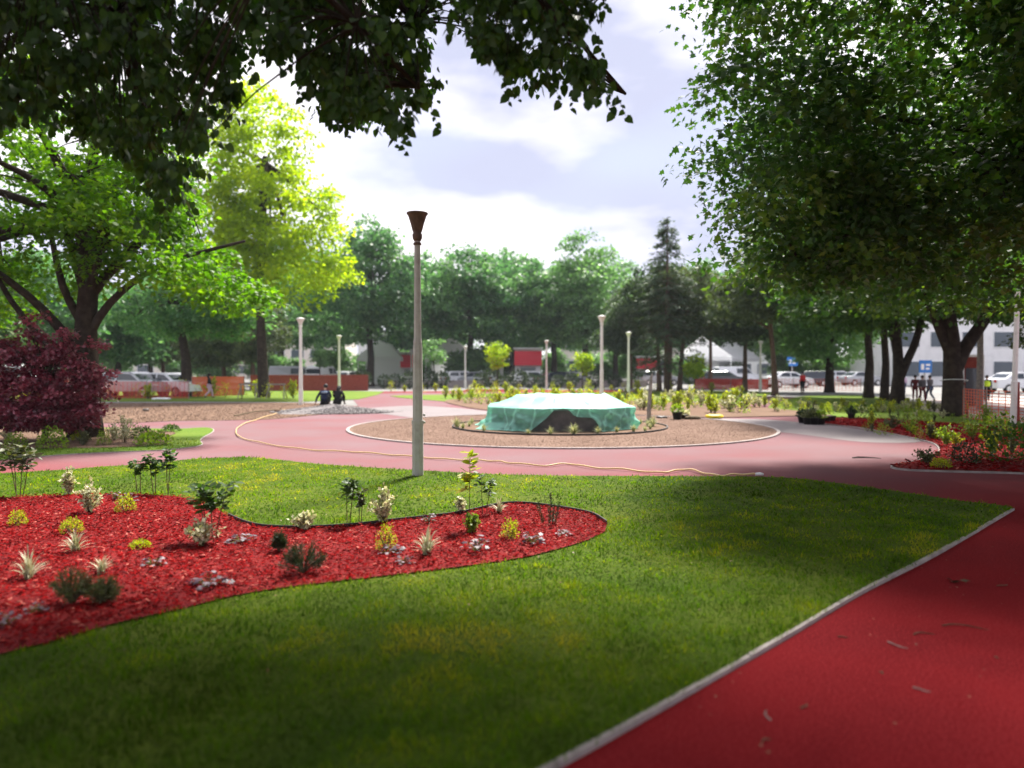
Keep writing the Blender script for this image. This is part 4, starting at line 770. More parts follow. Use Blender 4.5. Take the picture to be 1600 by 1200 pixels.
for a in [
 ('sap',30,778,82,70,'group of spindly stems with sparse leaves at the far left rim of the bed','olive'), ('sap',215,776,58,36,'small dark leafed sapling left of a taller pair behind the bed','green'), ('sap',240,775,66,34,'middle dark sapling behind the far rim of the bed','green'), ('sap',262,776,74,38,'tallest of three dark saplings behind the bed rim','green'),
 ('sap',328,850,100,72,'bushy dark green sapling with twin stems in the middle of the near bed','green'), ('loose',318,858,50,64,'low cream and pink shrub at the foot of the bushy dark sapling','white'), ('loose',140,806,56,52,'cream variegated shrub at the far left of the bed','white'), ('loose',108,778,48,24,'thin pale shrub just beyond the bed rim at left','white'),
 ('tuft',45,911,52,66,'striped grass tuft at the left edge of the near bed','blade'), ('tuft',118,868,38,56,'striped grass tuft below the cream shrub','blade'), ('tuft',158,903,34,52,'faint dry grass tuft between the two mulch clumps','blade'),
 ('pine',112,950,62,70,'dark olive dwarf pine low in the left of the bed','olive'), ('pine',160,950,46,52,'smaller olive dwarf pine beside the dark olive one','olive'), ('pine',474,902,60,70,'dark green dwarf pine in the middle of the near bed','dark'), ('pine',436,868,36,22,'small dark pine seedling left of the dark green dwarf pine','dark'),
 ('mound',112,838,24,34,'flat yellow green plant by the upper grass tuft','gold'), ('mound',28,826,24,28,'low lime plant near the left edge of the bed','gold'), ('mound',196,804,26,32,'lime plant under the far bed rim','gold'), ('mound',220,862,11,32,'very low gold mat plant alone on the mulch','gold'),
 ('ros',200,792,22,26,'small silver blue leaved plant at the far rim of the bed','purple'), ('ros',240,890,18,34,'small grey purple rosette on open mulch','purple'), ('ros',324,924,26,60,'purple silver rosette near the front edge of the bed','purple'), ('ros',378,853,18,44,'grey pink rosette right of the bushy dark sapling','purple'), ('ros',58,965,18,34,'low grey rosette near the front left of the bed','purple'), ('ros',10,985,24,40,'grey rosette cut by the left edge','purple'),
 ('ros',180,786,20,20,'small reddish plant between silver leaves at the rim','purple'), ('sap',545,826,82,46,'dark leafed sapling with bare stems left of the cream flowering shrub','green'), ('sap',562,823,56,22,'small twiggy sapling beside the bare stemmed one','olive'), ('loose',602,822,64,58,'cream flowering shrub at the bed rim, widest of its kind','white'),
 ('mound',603,866,42,32,'bright yellow green round shrub with dark base','gold'), ('ros',612,870,16,40,'purple silver rosette at the foot of the yellow green shrub','purple'), ('tuft',668,873,50,54,'sparse pale grass tuft in the middle right of the bed','blade'), ('ros',632,886,14,34,'small silver rosette on the front mulch','purple'),
 ('sap',733,832,120,42,'tall single yellow leafed sapling right of the lamp post','gold'), ('sap',757,808,62,34,'dark sapling just right of the tall yellow leafed one','green'), ('loose',737,838,34,40,'yellow green sprouts at the foot of the tall yellow sapling','lime'),
 ('ros',745,868,32,46,'largest purple silver rosette under the tall yellow sapling','purple'), ('mound',797,847,30,28,'round gold green shrub with pale edges left of the dark spiky shrub','gold'), ('spike',860,824,56,48,'dark upright needle leaved shrub at the right end of the bed','dark'),
 ('ros',830,854,22,44,'purple rosette between the gold shrub and the bed tip','purple'), ('ros',880,842,10,30,'tiny silver rosette near the bed tip','purple'), ('tuft',780,806,28,36,'small pale grass tuft at the rim behind the gold shrub','blade'), ('loose',720,806,28,26,'pale twiggy plant at the bed rim left of the dark sapling','white'),
 ('loose',478,832,30,52,'pale twiggy low plant at the bed rim above the dwarf pine','white'), ('ros',668,822,20,26,'little purple plant behind the pale grass tuft','purple'),
 # island bed
 ('mound',82,703,32,46,'rounded lime green shrub in front of the purple maple','lime'), ('loose',195,694,50,60,'white flowering shrub at the right of the island bed','white'), ('loose',178,690,28,30,'pale shrub left of the white flowering one','white'), ('mound',162,698,24,22,'yellow green shrub under the white flowering shrub','lime'),
 ('mound',240,697,18,56,'low spreading green shrub near the island tip','lime'), ('mound',268,676,10,26,'flat green shrub nearest the island tip','green'), ('mound',222,686,18,34,'dark lime shrub behind the low spreading one','green'), ('loose',12,690,22,30,'white flowering plant at the left edge of the island','white'), ('mound',25,704,24,36,'lime shrub at the left edge of the island','lime'), ('loose',130,698,26,26,'pinkish dry shrub in the middle of the island bed','olive'), ('mound',122,690,14,22,'small gold shrub under the purple maple','gold'),
 # right bed
 ('loose',1448,727,30,46,'grey green open shrub at the corner of the right mulch bed','olive'), ('mound',1578,724,66,84,'big rounded green shrub at the right edge of the picture','green'), ('mound',1506,726,34,46,'low dark green shrub in the front of the right bed','dark'), ('loose',1550,716,52,52,'yellow orange shrub left of the big rounded one','gold'), ('loose',1480,700,40,44,'sprawling olive shrub mid right bed','lime'), ('loose',1520,690,48,56,'lime shrub in front of the thick trunk','lime'), ('mound',1470,734,14,30,'small yellow plant at the front of the right bed','gold'),
 ('loose',1425,679,26,36,'small lime shrub behind the curving kerb','lime'), ('loose',1395,672,26,34,'dry olive shrub left on the right bed','olive'), ('mound',1352,657,26,34,'dark green shrub beside the nursery pots','green'), ('mound',1430,664,24,50,'green shrub at the back of the right bed','lime'), ('mound',1560,688,40,50,'leafy green shrub under the pale pole','lime'), ('loose',1455,688,30,40,'reddish olive shrub mid right bed','olive'), ('loose',1540,672,44,28,'thin young shrub in front of the orange netting','lime'),
 ]:
    plant(*a, n=(1 if a[1] == 733 else 2 if a[0] == 'sap' and a[1] not in (30,328) else 4 if a[0] == 'sap' else None))
# ring planting inside the edging: small dry grass tufts
tuft0 = None
for j, (px, py) in enumerate([(714,670),(723,672),(733,668),(756,676),(825,681),(860,681),(896,681),(934,679),(964,677),(990,676),(1001,664),(1012,667),(1020,668),(1008,676),(1016,672),(737,664)]):
    if tuft0 is None: tuft0 = plant('tuft', 714, 672, 14, 26, 'dry grass tuft', 'drygrass', 'small grass tufts inside the fountain edging', n=60); o = tuft0
    else: o = copytree(tuft0)
    g = G(px, py); o.location = (g.x, g.y, .03); o.rotation_euler.z = j*1.3; s = 1.35 if j in (6,0,12) else rnd.uniform(.7,1.15); o.scale = (s,s,s); o['label'] = 'small dry grass tuft planted inside the dark edging ring of the fountain'
# planting strip behind the fountain and shrub rows
KN = [plant('mound', 800, 640, 20, 16, 'x', 'yellow', None, 1, n=120), plant('loose', 800, 640, 22, 20, 'x', 'gold', None, 2, n=16), plant('loose', 800, 640, 18, 24, 'x', 'white', None, 3, n=18), plant('mound', 800, 640, 14, 20, 'x', 'lime', None, 4, n=120), plant('loose', 800, 640, 20, 14, 'x', 'olive', None, 5, n=10)]
LB_ = ['rounded bright yellow shrub in the planting strip behind the fountain','loose gold leaved shrub in the planting strip behind the fountain','pale cream shrub in the planting strip behind the fountain','low lime green shrub in the planting strip behind the fountain','thin brownish shrub in the planting strip behind the fountain']
first = set(); rr = random.Random(21)
def putk(k, px, py, s, label, group):
    g = G(px, py); o = KN[k] if k not in first else copytree(KN[k]); first.add(k); o.location = (g.x, g.y, .02); o.rotation_euler.z = rr.uniform(0,6.28); o.scale = (s, s, s*rr.uniform(.85,1.3)); o['label'] = label; o['group'] = group; return o
for j in range(190):
    u = j/149; px = 700+u*(1340-700)+rr.uniform(-6,6); lo = float(np.interp(px, [700,760,800,950,1100,1240,1340], [626,638,642,644,650,648,650])); hi = float(np.interp(px, [700,900,1100,1340], [619,625,627,640]))
    py = rr.uniform(hi, lo-1); k = rr.choices([0,1,2,3,4],[4,3,2.4 if px > 980 else .8,2,.8])[0]; putk(k, px, py, rr.uniform(.8,1.6)*(1 if px < 1180 else .6), LB_[k], 'shrubs in the planting strip behind the fountain')
for j, px in enumerate([8,40,212,232,262,310,332,352,378,398,420,444,458,175,285,-30]):
    k = 0 if j % 3 else 1; putk(k, px, 621+rr.uniform(-2,3), rr.uniform(1.3,1.9), 'lime green young shrub in the row on the far grass strip', 'row of shrubs on the far grass strip')
for j in range(22):
    px = 610+j*26+rr.uniform(-8,8); putk(1 if j % 2 else 0, px, rr.uniform(611,616), rr.uniform(.9,1.6), 'small yellowish plant on the far centre lawn', 'small plants on the far centre lawn')
for j in range(26):
    px = 1250+j*14; putk(rr.choice([3,4,3,2]), px, float(np.interp(px,[1250,1600],[642,664]))+rr.uniform(-3,5), rr.uniform(.35,.6), 'small shrub at the back of the right mulch bed', 'small shrubs behind the right bed')
for j in range(16):
    px = rr.uniform(1340,1590); putk(rr.choice([1,4,3]), px, float(np.interp(px,[1340,1400,1460,1600],[664,674,690,712]))+rr.uniform(-3,10), rr.uniform(.4,.7), 'small young plant scattered on the right mulch bed', 'small plants on the right mulch bed')
# clipped dark balls far behind
ball0 = None
for j, px in enumerate([566,600,618,640,668,690,752,768,788,810,828,846,872,893,930,960]):
    b = at(px, 600, 62+(j % 3))
    if ball0 is None:
        ball0 = empty('clipped_shrub', (0,0,0), 'x', 'shrub', 'clipped dark ball shrubs by the far road'); B = MB(); B.tube([(0,0,-.02),(0,0,.4)], .05, 6); B.build('stem', M['bark'], ball0)
        r = np.random.default_rng(4); d = r.normal(size=(420,3)); d /= np.linalg.norm(d,axis=1,keepdims=True); link('foliage', scatter('foliage', LEAF4, d*r.uniform(.38,.58,(420,1))+[0,0,.72], d+r.normal(0,.6,d.shape), r.normal(0,1,d.shape), .16, r.uniform(0,1,420)), PL['dark'], ball0); o = ball0
    else: o = copytree(ball0)
    o.location = (b.x, b.y, 0); s = rnd.uniform(.9,1.35); o.scale = (s,s,s); o['label'] = 'dark clipped ball shrub standing before the far parked cars'
# ------------------------------------------------------------------ pots, sacks
def pot(px, py, r0, h, label, plantpal=None, seed=0):
    b = G(px, py); root = empty('plant_pot', (b.x, b.y, .01), label, 'pot'); B = MB(); B.lathe([(r0*.72,0),(r0*.98,h*.9),(r0*1.06,h*.9),(r0*1.06,h),(r0*.95,h),(r0*.9,h*.85),(.01,h*.85)], n=16); B.build('tub', M['pot'], root, True)
    if plantpal:
        r = np.random.default_rng(seed); d = r.normal(size=(120,3)); d /= np.linalg.norm(d,axis=1,keepdims=True); d[:,2] = np.abs(d[:,2]); link('foliage', scatter('foliage', LEAF4, d*np.array([r0*1.2,r0*1.2,h*1.2])*r.uniform(.4,1,(120,1))+[0,0,h*.8], d+[0,0,.5], r.normal(0,.6,d.shape)+[0,0,1], .09, r.uniform(0,1,120)), PL[plantpal], root)
pot(1058, 656, .17, .26, 'black nursery pot with a leafy shrub near the stake', 'lime', 1); pot(1070, 655, .14, .14, 'pot with white flowers right of the leafy potted shrub', 'white', 2)
for j, (px, py, lab, pal) in enumerate([(1254,661,'dark pot leftmost in the cluster by the red bed','dark'),(1262,663,'pot with grassy green plant in the pot cluster','olive'),(1272,663.5,'grassy plant in the middle of the pot cluster','olive'),(1282,663.5,'grassy plant on the right of the pot cluster','lime'),(1268,658,'low dark pot behind the pot cluster','dark'),(1292,661,'dark reddish pot right of the cluster',None),(1300,660,'dark blue looking pot at the right end of the cluster',None),(1330,656,'dark pot beside the bed shrub','dark')]):
    pot(px, py, .15 if j < 5 else .12, .2, lab, pal, j+5)
def sack(px, py, w_, d_, h, m, name, label, cat, rz=0):
    b = G(px, py); B = MB(); r = random.Random(int(px)); n, k = 18, 8; v = []; f = []
    for i in range(k+1):
        t = math.pi*i/k
        for j in range(n):
            a = 2*math.pi*j/n; ca, sa = math.cos(a), math.sin(a); q = (abs(ca)**3+abs(sa)**3)**(-1/3); s = math.sin(t)**.6; v.append((ca*q*w_*s+.01*r.gauss(0,1), sa*q*d_*s, h*.5*(1-math.copysign(abs(math.cos(t))**.8, math.cos(t)))+.012*r.gauss(0,1)*s+.01))
    for i in range(k):
        for j in range(n): f.append((i*n+j, i*n+(j+1) % n, (i+1)*n+(j+1) % n, (i+1)*n+j))
    B.add(v, f); o = B.build(name, m, None, True); o.location = (b.x, b.y, 0); o.rotation_euler.z = rz; return tag(o, label, cat)
sack(1116, 654, .29, .18, .13, M['yellow'], 'yellow_sack', 'bright yellow sack lying at the edge of the grey loop', 'sack')
sack(1082, 656, .26, .14, .12, M['stem'], 'soil_bag', 'flattened brown bag between the pots and the yellow sack', 'sack')
sack(1034, 654, .2, .1, .07, M['pot'], 'dark_bag', 'crumpled dark bag right of the grey stake', 'bag', .4)
sack(252, 625, .5, .25, .12, M['white'], 'white_sack', 'white sack lying on the far grass strip at left', 'sack')
for j, (px, py, s, lab) in enumerate([(228,643,.12,'dark stone lying on the brown soil field, left'),(250,635,.09,'small dark clod at the back of the soil field'),(340,700,.0,''),(434,645,.12,'clod of earth beside the hose end')]):
    if s: sack(px, py, s, s*.7, s*.9, M['soil'] if j != 0 else M['wood'], 'soil_clod', lab, 'stone')
# ------------------------------------------------------------------ people
def skinmesh(name, chains, m, parent, sub=2, root_i=0):
    """chains: list of [(pt, r), ...]; equal points are merged"""
    V, Rr, E, key = [], [], [], {}
    def vid(p, r):
        k = tuple(round(c, 4) for c in p)
        if k not in key: key[k] = len(V); V.append(p); Rr.append(r)
        return key[k]
    for ch in chains:
        ids = [vid(p, r) for p, r in ch]; E += [(a, b) for a, b in zip(ids, ids[1:]) if a != b]
    me = bpy.data.meshes.new(name); me.from_pydata(V, list(dict.fromkeys(E)), []); o = link(name, me, m, parent)
    o.modifiers.new('skin', 'SKIN'); sv = me.skin_vertices[0].data
    for i, r in enumerate(Rr): sv[i].radius = (r, r) if not isinstance(r, tuple) else r
    sv[0].use_root = True; s = o.modifiers.new('sub', 'SUBSURF'); s.levels = s.render_levels = sub
    dg = bpy.context.evaluated_depsgraph_get(); me2 = bpy.data.meshes.new_from_object(o.evaluated_get(dg)); o.modifiers.clear(); o.data = me2; me2.polygons.foreach_set('use_smooth', np.ones(len(me2.polygons), bool))
    return o
def person(loc, rz, pose, cols, label, group=None, extra=None, H=1.7):
    k = H/1.75; J = {n_: Vector(p)*k for n_, p in pose.items()}
    root = empty('person', loc, label, 'person', group, rz); T = tuple
    def hand(e, w_, side):
        d = (w_-e).normalized(); s = d.orthogonal().normalized(); u = d.cross(s); pm = w_+d*.05*k; ch = [[(T(w_), .022*k), (T(pm), (.034*k, .02*k))]]
        for i in range(4):
            o = s*(i-1.5)*.018*k; L_ = (.072,.082,.076,.06)[i]*k; ch.append([(T(pm), .03*k), (T(pm+d*.035*k+o), .0095*k), (T(pm+d*(.035*k+L_*.5)+o+u*.008), .009*k), (T(pm+d*(.03*k+L_)+o+u*.022), .007*k)])
        ch.append([(T(pm), .03*k), (T(w_+d*.03*k+s*.045*k*side), .011*k), (T(w_+d*.07*k+s*.062*k*side+u*.012), .009*k)]); return ch
    j = J; nk = j['neck']; hd = j['head']; up = (hd-nk).normalized()
    body = [[(T(j['pelvis']), .095*k), (T(j['waist']), .085*k), (T(j['chest']), (.105*k,.08*k)), (T(nk), .055*k), (T(nk+up*.06*k), .052*k), (T(hd-up*.03*k), .075*k), (T(hd+up*.04*k), .088*k), (T(hd+up*.1*k), .06*k)]]
    for s in 'lr':
        body += [[(T(j['chest']), (.105*k,.08*k)), (T(j['sh_'+s]), .04*k), (T(j['el_'+s]), .038*k), (T(j['wr_'+s]), .027*k)]]; body += hand(j['el_'+s], j['wr_'+s], 1 if s == 'l' else -1)
        body += [[(T(j['pelvis']), .095*k), (T(j['hip_'+s]), .07*k), (T(j['kn_'+s]), .055*k), (T(j['an_'+s]), .036*k), (T(j['toe_'+s]), .034*k)]]
    bo = skinmesh('body', body, M['skin'], root)
    fw = j['face'].normalized()*1.; sd = up.cross(fw).normalized()
    F = MB(); c = hd+up*.02*k
    F.ball(T(c+fw*.088*k-up*.015*k), .016*k); [F.ball(T(c+sd*q*.088*k-up*.01*k), .02*k) for q in (1,-1)]; o = F.build('face', M['skin'], root, True)
    F = MB(); [F.ball(T(c+fw*.077*k+sd*q*.03*k+up*.02*k), .011*k) for q in (1,-1)]; F.build('eyes', M['hair'], root, True)
    F = MB(); F.ball(T(c+fw*.076*k-up*.05*k), .014*k, (1.4,1,.4)); F.build('mouth', M['redlight'], root, True)
    h = MB(); h.ball(T(c+up*.035*k-fw*.016*k), .108*k, (1,1,1.02), n=14, k=9)
    if cols.get('long'): h.ball(T(c-fw*.05*k-up*.10*k), .10*k, (1,.8,1.5), n=12, k=8)
    h.build('hair', M['hair'], root, True)
    e = .022*k
    top = [[(T(j['pelvis']), .145*k), (T(j['waist']), .14*k), (T(j['chest']), (.175*k,.14*k)), (T(nk-up*.03*k), .07*k)]]
    for s in 'lr': top += [[(T(j['chest']), (.175*k,.14*k)), (T(j['sh_'+s]), .075*k), (T(j['el_'+s]), .056*k), (T(j['el_'+s].lerp(j['wr_'+s], .9)), .044*k)]]
    skinmesh('jacket', top, cols['top'], root)
    tr_ = []
    for s in 'lr': tr_ += [[(T(j['pelvis']-Vector((0,0,.03*k))), .15*k), (T(j['hip_'+s]), .105*k), (T(j['kn_'+s]), .074*k), (T(j['kn_'+s].lerp(j['an_'+s], .92)), .06*k)]]
    skinmesh('trousers', tr_, cols['legs'], root)
    for s in 'lr':
        a = j['an_'+s]; t = j['toe_'+s]; skinmesh('shoe', [[(T(a-(t-a)*.25+Vector((0,0,-.03*k))), .045*k), (T(a.lerp(t,.5)), .048*k), (T(t), .042*k)]], M['pot'], root)
    if extra: extra(root, J, k)
    return root
STAND = dict(pelvis=(0,0,.95), waist=(0,0,1.1), chest=(0,0,1.32), neck=(0,-.01,1.48), head=(0,.01,1.61), face=(0,1,0), sh_l=(-.19,0,1.41), el_l=(-.24,-.03,1.13), wr_l=(-.24,.07,.90), sh_r=(.19,0,1.41), el_r=(.24,-.03,1.13), wr_r=(.24,.05,.90),
             hip_l=(-.1,0,.9), kn_l=(-.11,.02,.5), an_l=(-.11,-.02,.09), toe_l=(-.12,.15,.045), hip_r=(.1,0,.9), kn_r=(.11,.02,.5), an_r=(.11,-.02,.09), toe_r=(.12,.15,.045))
WALK = {**STAND, 'kn_l': (-.1,.16,.52), 'an_l': (-.1,.22,.09), 'toe_l': (-.11,.38,.06), 'kn_r': (.1,.02,.5), 'an_r': (.1,-.3,.16), 'toe_r': (.11,-.18,.05), 'el_l': (-.24,-.12,1.14), 'wr_l': (-.22,-.08,.92), 'el_r': (.24,.05,1.14), 'wr_r': (.2,.2,.97)}
SIT = dict(pelvis=(0,0,.15), waist=(0,.03,.32), chest=(0,.11,.56), neck=(0,.20,.70), head=(0,.27,.79), face=(0,.8,-.5), sh_l=(-.19,.14,.63), el_l=(-.27,.26,.40), wr_l=(-.17,.44,.36), sh_r=(.19,.14,.63), el_r=(.27,.26,.40), wr_r=(.17,.44,.36),
           hip_l=(-.1,.03,.14), kn_l=(-.19,.42,.48), an_l=(-.14,.62,.09), toe_l=(-.15,.78,.045), hip_r=(.1,.03,.14), kn_r=(.19,.42,.48), an_r=(.14,.62,.09), toe_r=(.15,.78,.045))
SIT2 = {**SIT, 'el_l': (-.36,.12,.36), 'wr_l': (-.42,.02,.10), 'head': (.03,.22,.85), 'neck': (0,.17,.72), 'face': (.3,1,-.2)}
def cm(n_, c): return mat(n_, c, .85, .15)
C_navy, C_black, C_pink, C_brown, C_jean, C_grey, C_red = cm('navy_cloth', (.012,.018,.045)), cm('black_cloth', (.012,.012,.014)), cm('pink_cloth', (.55,.38,.50)), cm('brown_red_cloth', (.12,.025,.025)), cm('denim', (.05,.07,.13)), cm('grey_cloth', (.12,.11,.12)), cm('red_cloth', (.5,.03,.03))
def cap_light(root, J, k): B = MB(); B.ball(tuple(J['chest']+Vector((0,-.09,.06))), .12, (1.2,.6,.45)); B.build('shoulder_patch', cm('pale_blue_cloth', (.25,.33,.45)), root, True)
b = G(507, 633.5); person((b.x, b.y, 0), .12, SIT2, dict(top=C_navy, legs=C_black), 'person sitting on the ground, dark jacket with pale shoulder patch, left of two', extra=cap_light, H=1.7)
b = G(527, 633); person((b.x, b.y, 0), -.1, SIT, dict(top=C_black, legs=C_black, long=True), 'person in black sitting hunched, right of the two by the gravel heap', H=1.65)
def bag(root, J, k):
    B = MB(); c = J['wr_r']; B.box(c.x-.02, c.x+.16, c.y-.08, c.y+.1, c.z-.36, c.z-.1); B.build('bag', M['white'], root)
b = at(327, 600, 42); person((b.x, b.y, 0), -1.3, WALK, dict(top=C_black, legs=C_pink, long=True), 'woman with long black hair walking past the red netting in pink trousers', H=1.4)
for j, (px, Y, rz, pose, tp, lg, lab) in enumerate([(1430,39,2.8,STAND,C_brown,C_brown,'person in dark red standing left in the group under the trees'),(1441,37,3.1,WALK,C_grey,C_brown,'person in grey walking in the middle of the group'),(1453,38,.3,WALK,C_grey,C_jean,'person at the right of the group on the pale paving'),(1412,47,.2,STAND,C_pink,C_jean,'distant person in pale clothes between the dark trunks')]):
    b = at(px, 600, Y); person((b.x, b.y, 0), rz, pose, dict(top=tp, legs=lg), lab, H=1.34)
def vest(root, J, k):
    T = tuple; skinmesh('hi_vis_vest', [[(T(J['pelvis']+Vector((0,0,.04))), .155), (T(J['waist']), .155), (T(J['chest']), (.19,.155)), (T(J['neck']-Vector((0,0,.06))), .1)]], M['hivis'], root)
b = G(1542, 632); b = at(1542, 600, 37); person((b.x, b.y, 0), 2.6, STAND, dict(top=C_black, legs=C_black), 'worker in a yellow hi-vis vest beside the dark doorway frame', extra=vest, H=1.35)
b = at(1254, 600, 50); person((b.x, b.y, 0), .4, STAND, dict(top=C_red, legs=C_black), 'person in a red top by the far orange barrier', H=1.5)
# ------------------------------------------------------------------ cars
def car(loc, rz, paint, label, kind='hatch', group='cars parked along the far road'):
    root = empty('parked_car', loc, label, 'car', group, rz)
    if kind == 'van': prof = [(-2.3,.35),(-2.35,.9),(-2.3,1.9),(-2.2,2.0),(.9,2.0),(1.1,1.9),(1.75,1.25),(2.3,1.1),(2.4,.7),(2.38,.35)]; glass = [[(.75,1.25),(.85,1.8),(1.05,1.8),(1.6,1.25)],[(-.2,1.25),(-.2,1.8),(.65,1.8),(.6,1.25)]]
    elif kind == 'sedan': prof = [(-2.2,.35),(-2.25,.7),(-2.2,.95),(-1.6,1.02),(-1.0,1.4),(-.6,1.46),(.25,1.46),(.55,1.38),(1.15,.98),(1.95,.86),(2.2,.72),(2.25,.35)]; glass = [[(-1.25,1.03),(-.9,1.36),(-.2,1.38),(-.2,1.0)],[(-.1,1.0),(-.1,1.38),(.4,1.34),(.95,.99)]]
    else: prof = [(-2.0,.35),(-2.08,.75),(-2.02,1.0),(-1.85,1.4),(-1.6,1.5),(.2,1.52),(.5,1.42),(1.15,1.02),(1.85,.9),(2.08,.72),(2.1,.35)]; glass = [[(-1.75,1.05),(-1.55,1.38),(-.7,1.42),(-.7,1.03)],[(-.6,1.03),(-.6,1.42),(.35,1.4),(.95,1.02)]]
    W2 = .86; v = []; f = []; n = len(prof); ring = [(-1,0.),(-.93,1.),(.93,1.),(1,0.)]
    secs = [-W2, -W2*.97, -W2*.2, W2*.2, W2*.97, W2]
    for s, y in enumerate(secs):
        for x, z in prof:
            tuck = .13*max(0, (z-1.0)/.5) if z > 1 else 0; ins = 1 if 0 < s < 5 else .985; v.append((x*ins, (y*(1-tuck) if abs(y) > .5 else y), .35+(z-.35)*(1 if 0 < s < 5 else .99)))
    for s in range(5):
        for i in range(n): f.append((s*n+i, s*n+(i+1) % n, (s+1)*n+(i+1) % n, (s+1)*n+i))
    f += [tuple(range(n)), tuple(range(5*n, 6*n))[::-1]]
    me = bpy.data.meshes.new('body'); me.from_pydata(v, [], f); bm = bmesh.new(); bm.from_mesh(me); bmesh.ops.recalc_face_normals(bm, faces=bm.faces)
    bmesh.ops.bevel(bm, geom=[e for e in bm.edges if abs(e.verts[0].co.y-e.verts[1].co.y) < .05 and abs(e.verts[0].co.y) > .7], offset=.035, segments=2, affect='EDGES'); bm.to_mesh(me); bm.free(); o = link('body', me, paint, root)
    for sgn in (-1, 1):
        for g in glass:
            B = MB(); yy = lambda z: sgn*(W2*(1-.13*max(0,(z-1.)/.5))+.006); q = [(x, yy(z), z) for x, z in g]; q2 = [(x, yy(z)-sgn*.02, z) for x, z in g]; k = len(g); B.add(q+q2, [tuple(range(k)), tuple(range(k,2*k))[::-1]]+[(i,(i+1) % k,(i+1) % k+k,i+k) for i in range(k)]); B.build('side_window', M['glass'], root)
        for x in (-1.35, 1.35):
            B = MB(); c = [(x+.32*math.cos(t*math.pi/10), sgn*.66, .32+.32*math.sin(t*math.pi/10)) for t in range(20)]; c2 = [(p[0], sgn*.885, p[2]) for p in c]; B.add(c+c2, [tuple(range(20)), tuple(range(20,40))[::-1]]+[(i,(i+1) % 20,(i+1) % 20+20,i+20) for i in range(20)]); wl = B.build('wheel', M['tyre'], root)
            B = MB(); c = [(x+.2*math.cos(t*math.pi/8), sgn*.88, .32+.2*math.sin(t*math.pi/8)) for t in range(16)]; c2 = [(p[0], sgn*.895, p[2]) for p in c]; B.add(c+c2, [tuple(range(16)), tuple(range(16,32))[::-1]]+[(i,(i+1) % 16,(i+1) % 16+16,i+16) for i in range(16)]); B.build('rim', M['chrome'], wl)
        x1 = prof[-2][0]; B = MB(); B.box(x1-.2, x1+.0, sgn*.6-.16, sgn*.6+.16, .66, .82); B.build('headlight', M['light'], root)
        B = MB(); B.box(prof[1][0]-.02, prof[1][0]+.15, sgn*.66-.1, sgn*.66+.1, .75, .95); B.build('tail_light', M['redlight'], root)
    def slab(name, a, c, w_, off): 
        a, c = Vector((a[0],0,a[1])), Vector((c[0],0,c[1])); nn = (c-a).cross(Vector((0,1,0))).normalized(); nn = nn if nn.z > 0 else -nn
        a, c = a.lerp(c, .12)+nn*off, a.lerp(c, .88)+nn*off; B = MB(); B.add([(a.x,-w_,a.z),(c.x,-w_*.93,c.z),(c.x,w_*.93,c.z),(a.x,w_,a.z)]+[(p.x-nn.x*.02, y, p.z-nn.z*.02) for p, y in ((a,-w_),(c,-w_*.93),(c,w_*.93),(a,w_))], [(0,1,2,3),(7,6,5,4),(0,4,5,1),(1,5,6,2),(2,6,7,3),(3,7,4,0)]); B.build(name, M['glass'], root)
    ws = {'van': (8-1,6-1), 'sedan': (8,7), 'hatch': (7,6)}[kind]; p1, p2 = prof[{'van':6,'sedan':8,'hatch':7}[kind]], prof[{'van':5,'sedan':7,'hatch':6}[kind]]
    slab('windscreen', p1, p2, .74, .006); q1, q2 = (prof[3], prof[4]) if kind == 'sedan' else (prof[2], prof[3]) if kind == 'hatch' else ((-2.33,1.2),(-2.31,1.8)); slab('rear_window', q1, q2, .7, .006)
    return root
cars = [(264,45,-.35,'carwhite','sedan','white sedan with a long sloping bonnet, nearest the leaning tree trunk'),(212,44,-.3,'carsilver','hatch','silver white hatchback behind the white sedan'),(163,46,2.9,'carwhite','sedan','white car half hidden by the purple maple'),(8,47,.1,'carwhite','van','white van at the far left edge'),(722,74,.5,'carwhite','hatch','white car in front of the far tent'),(748,72,2.4,'carsilver','sedan','silver car nose behind the clipped shrubs'),(832,72,.2,'carwhite','hatch','white car with blue windscreen under the red signs'),(872,70,.3,'cardark','sedan','dark car right of the white one under the red signs'),(890,76,.1,'carsilver','sedan','silver car behind the dark one'),(1130,72,0.,'cardark','hatch','dark car behind the small dark pine'),(1150,84,.1,'carwhite','van','white van behind the pines'),(1230,68,.2,'carwhite','sedan','white car right of the bare pine trunk'),(1262,74,3.,'cardark','hatch','dark car behind the orange barrier'),(1100,86,.2,'carwhite','van','white van left of the other far van'),(1310,80,.0,'carwhite','hatch','white car behind the right orange barrier'),(1590,52,.1,'carwhite','sedan','white car at the right edge behind the hedge'),(1030,78,.1,'carsilver','hatch','silver car between the slim pine trunks'),(460,74,.1,'carsilver','van','grey van behind the red wall, left'),(550,76,1.2,'carwhite','hatch','small white car above the red wall'),(505,72,1.4,'carwhite','van','white van front above the red wall'),(1345,76,.2,'carsilver','sedan','silver car between right trunks')]
for px, Y, rz, pn, kd, lab in cars:
    b = at(px, 600, Y); car((b.x, b.y, -.008), rz, M[pn], lab, kd)
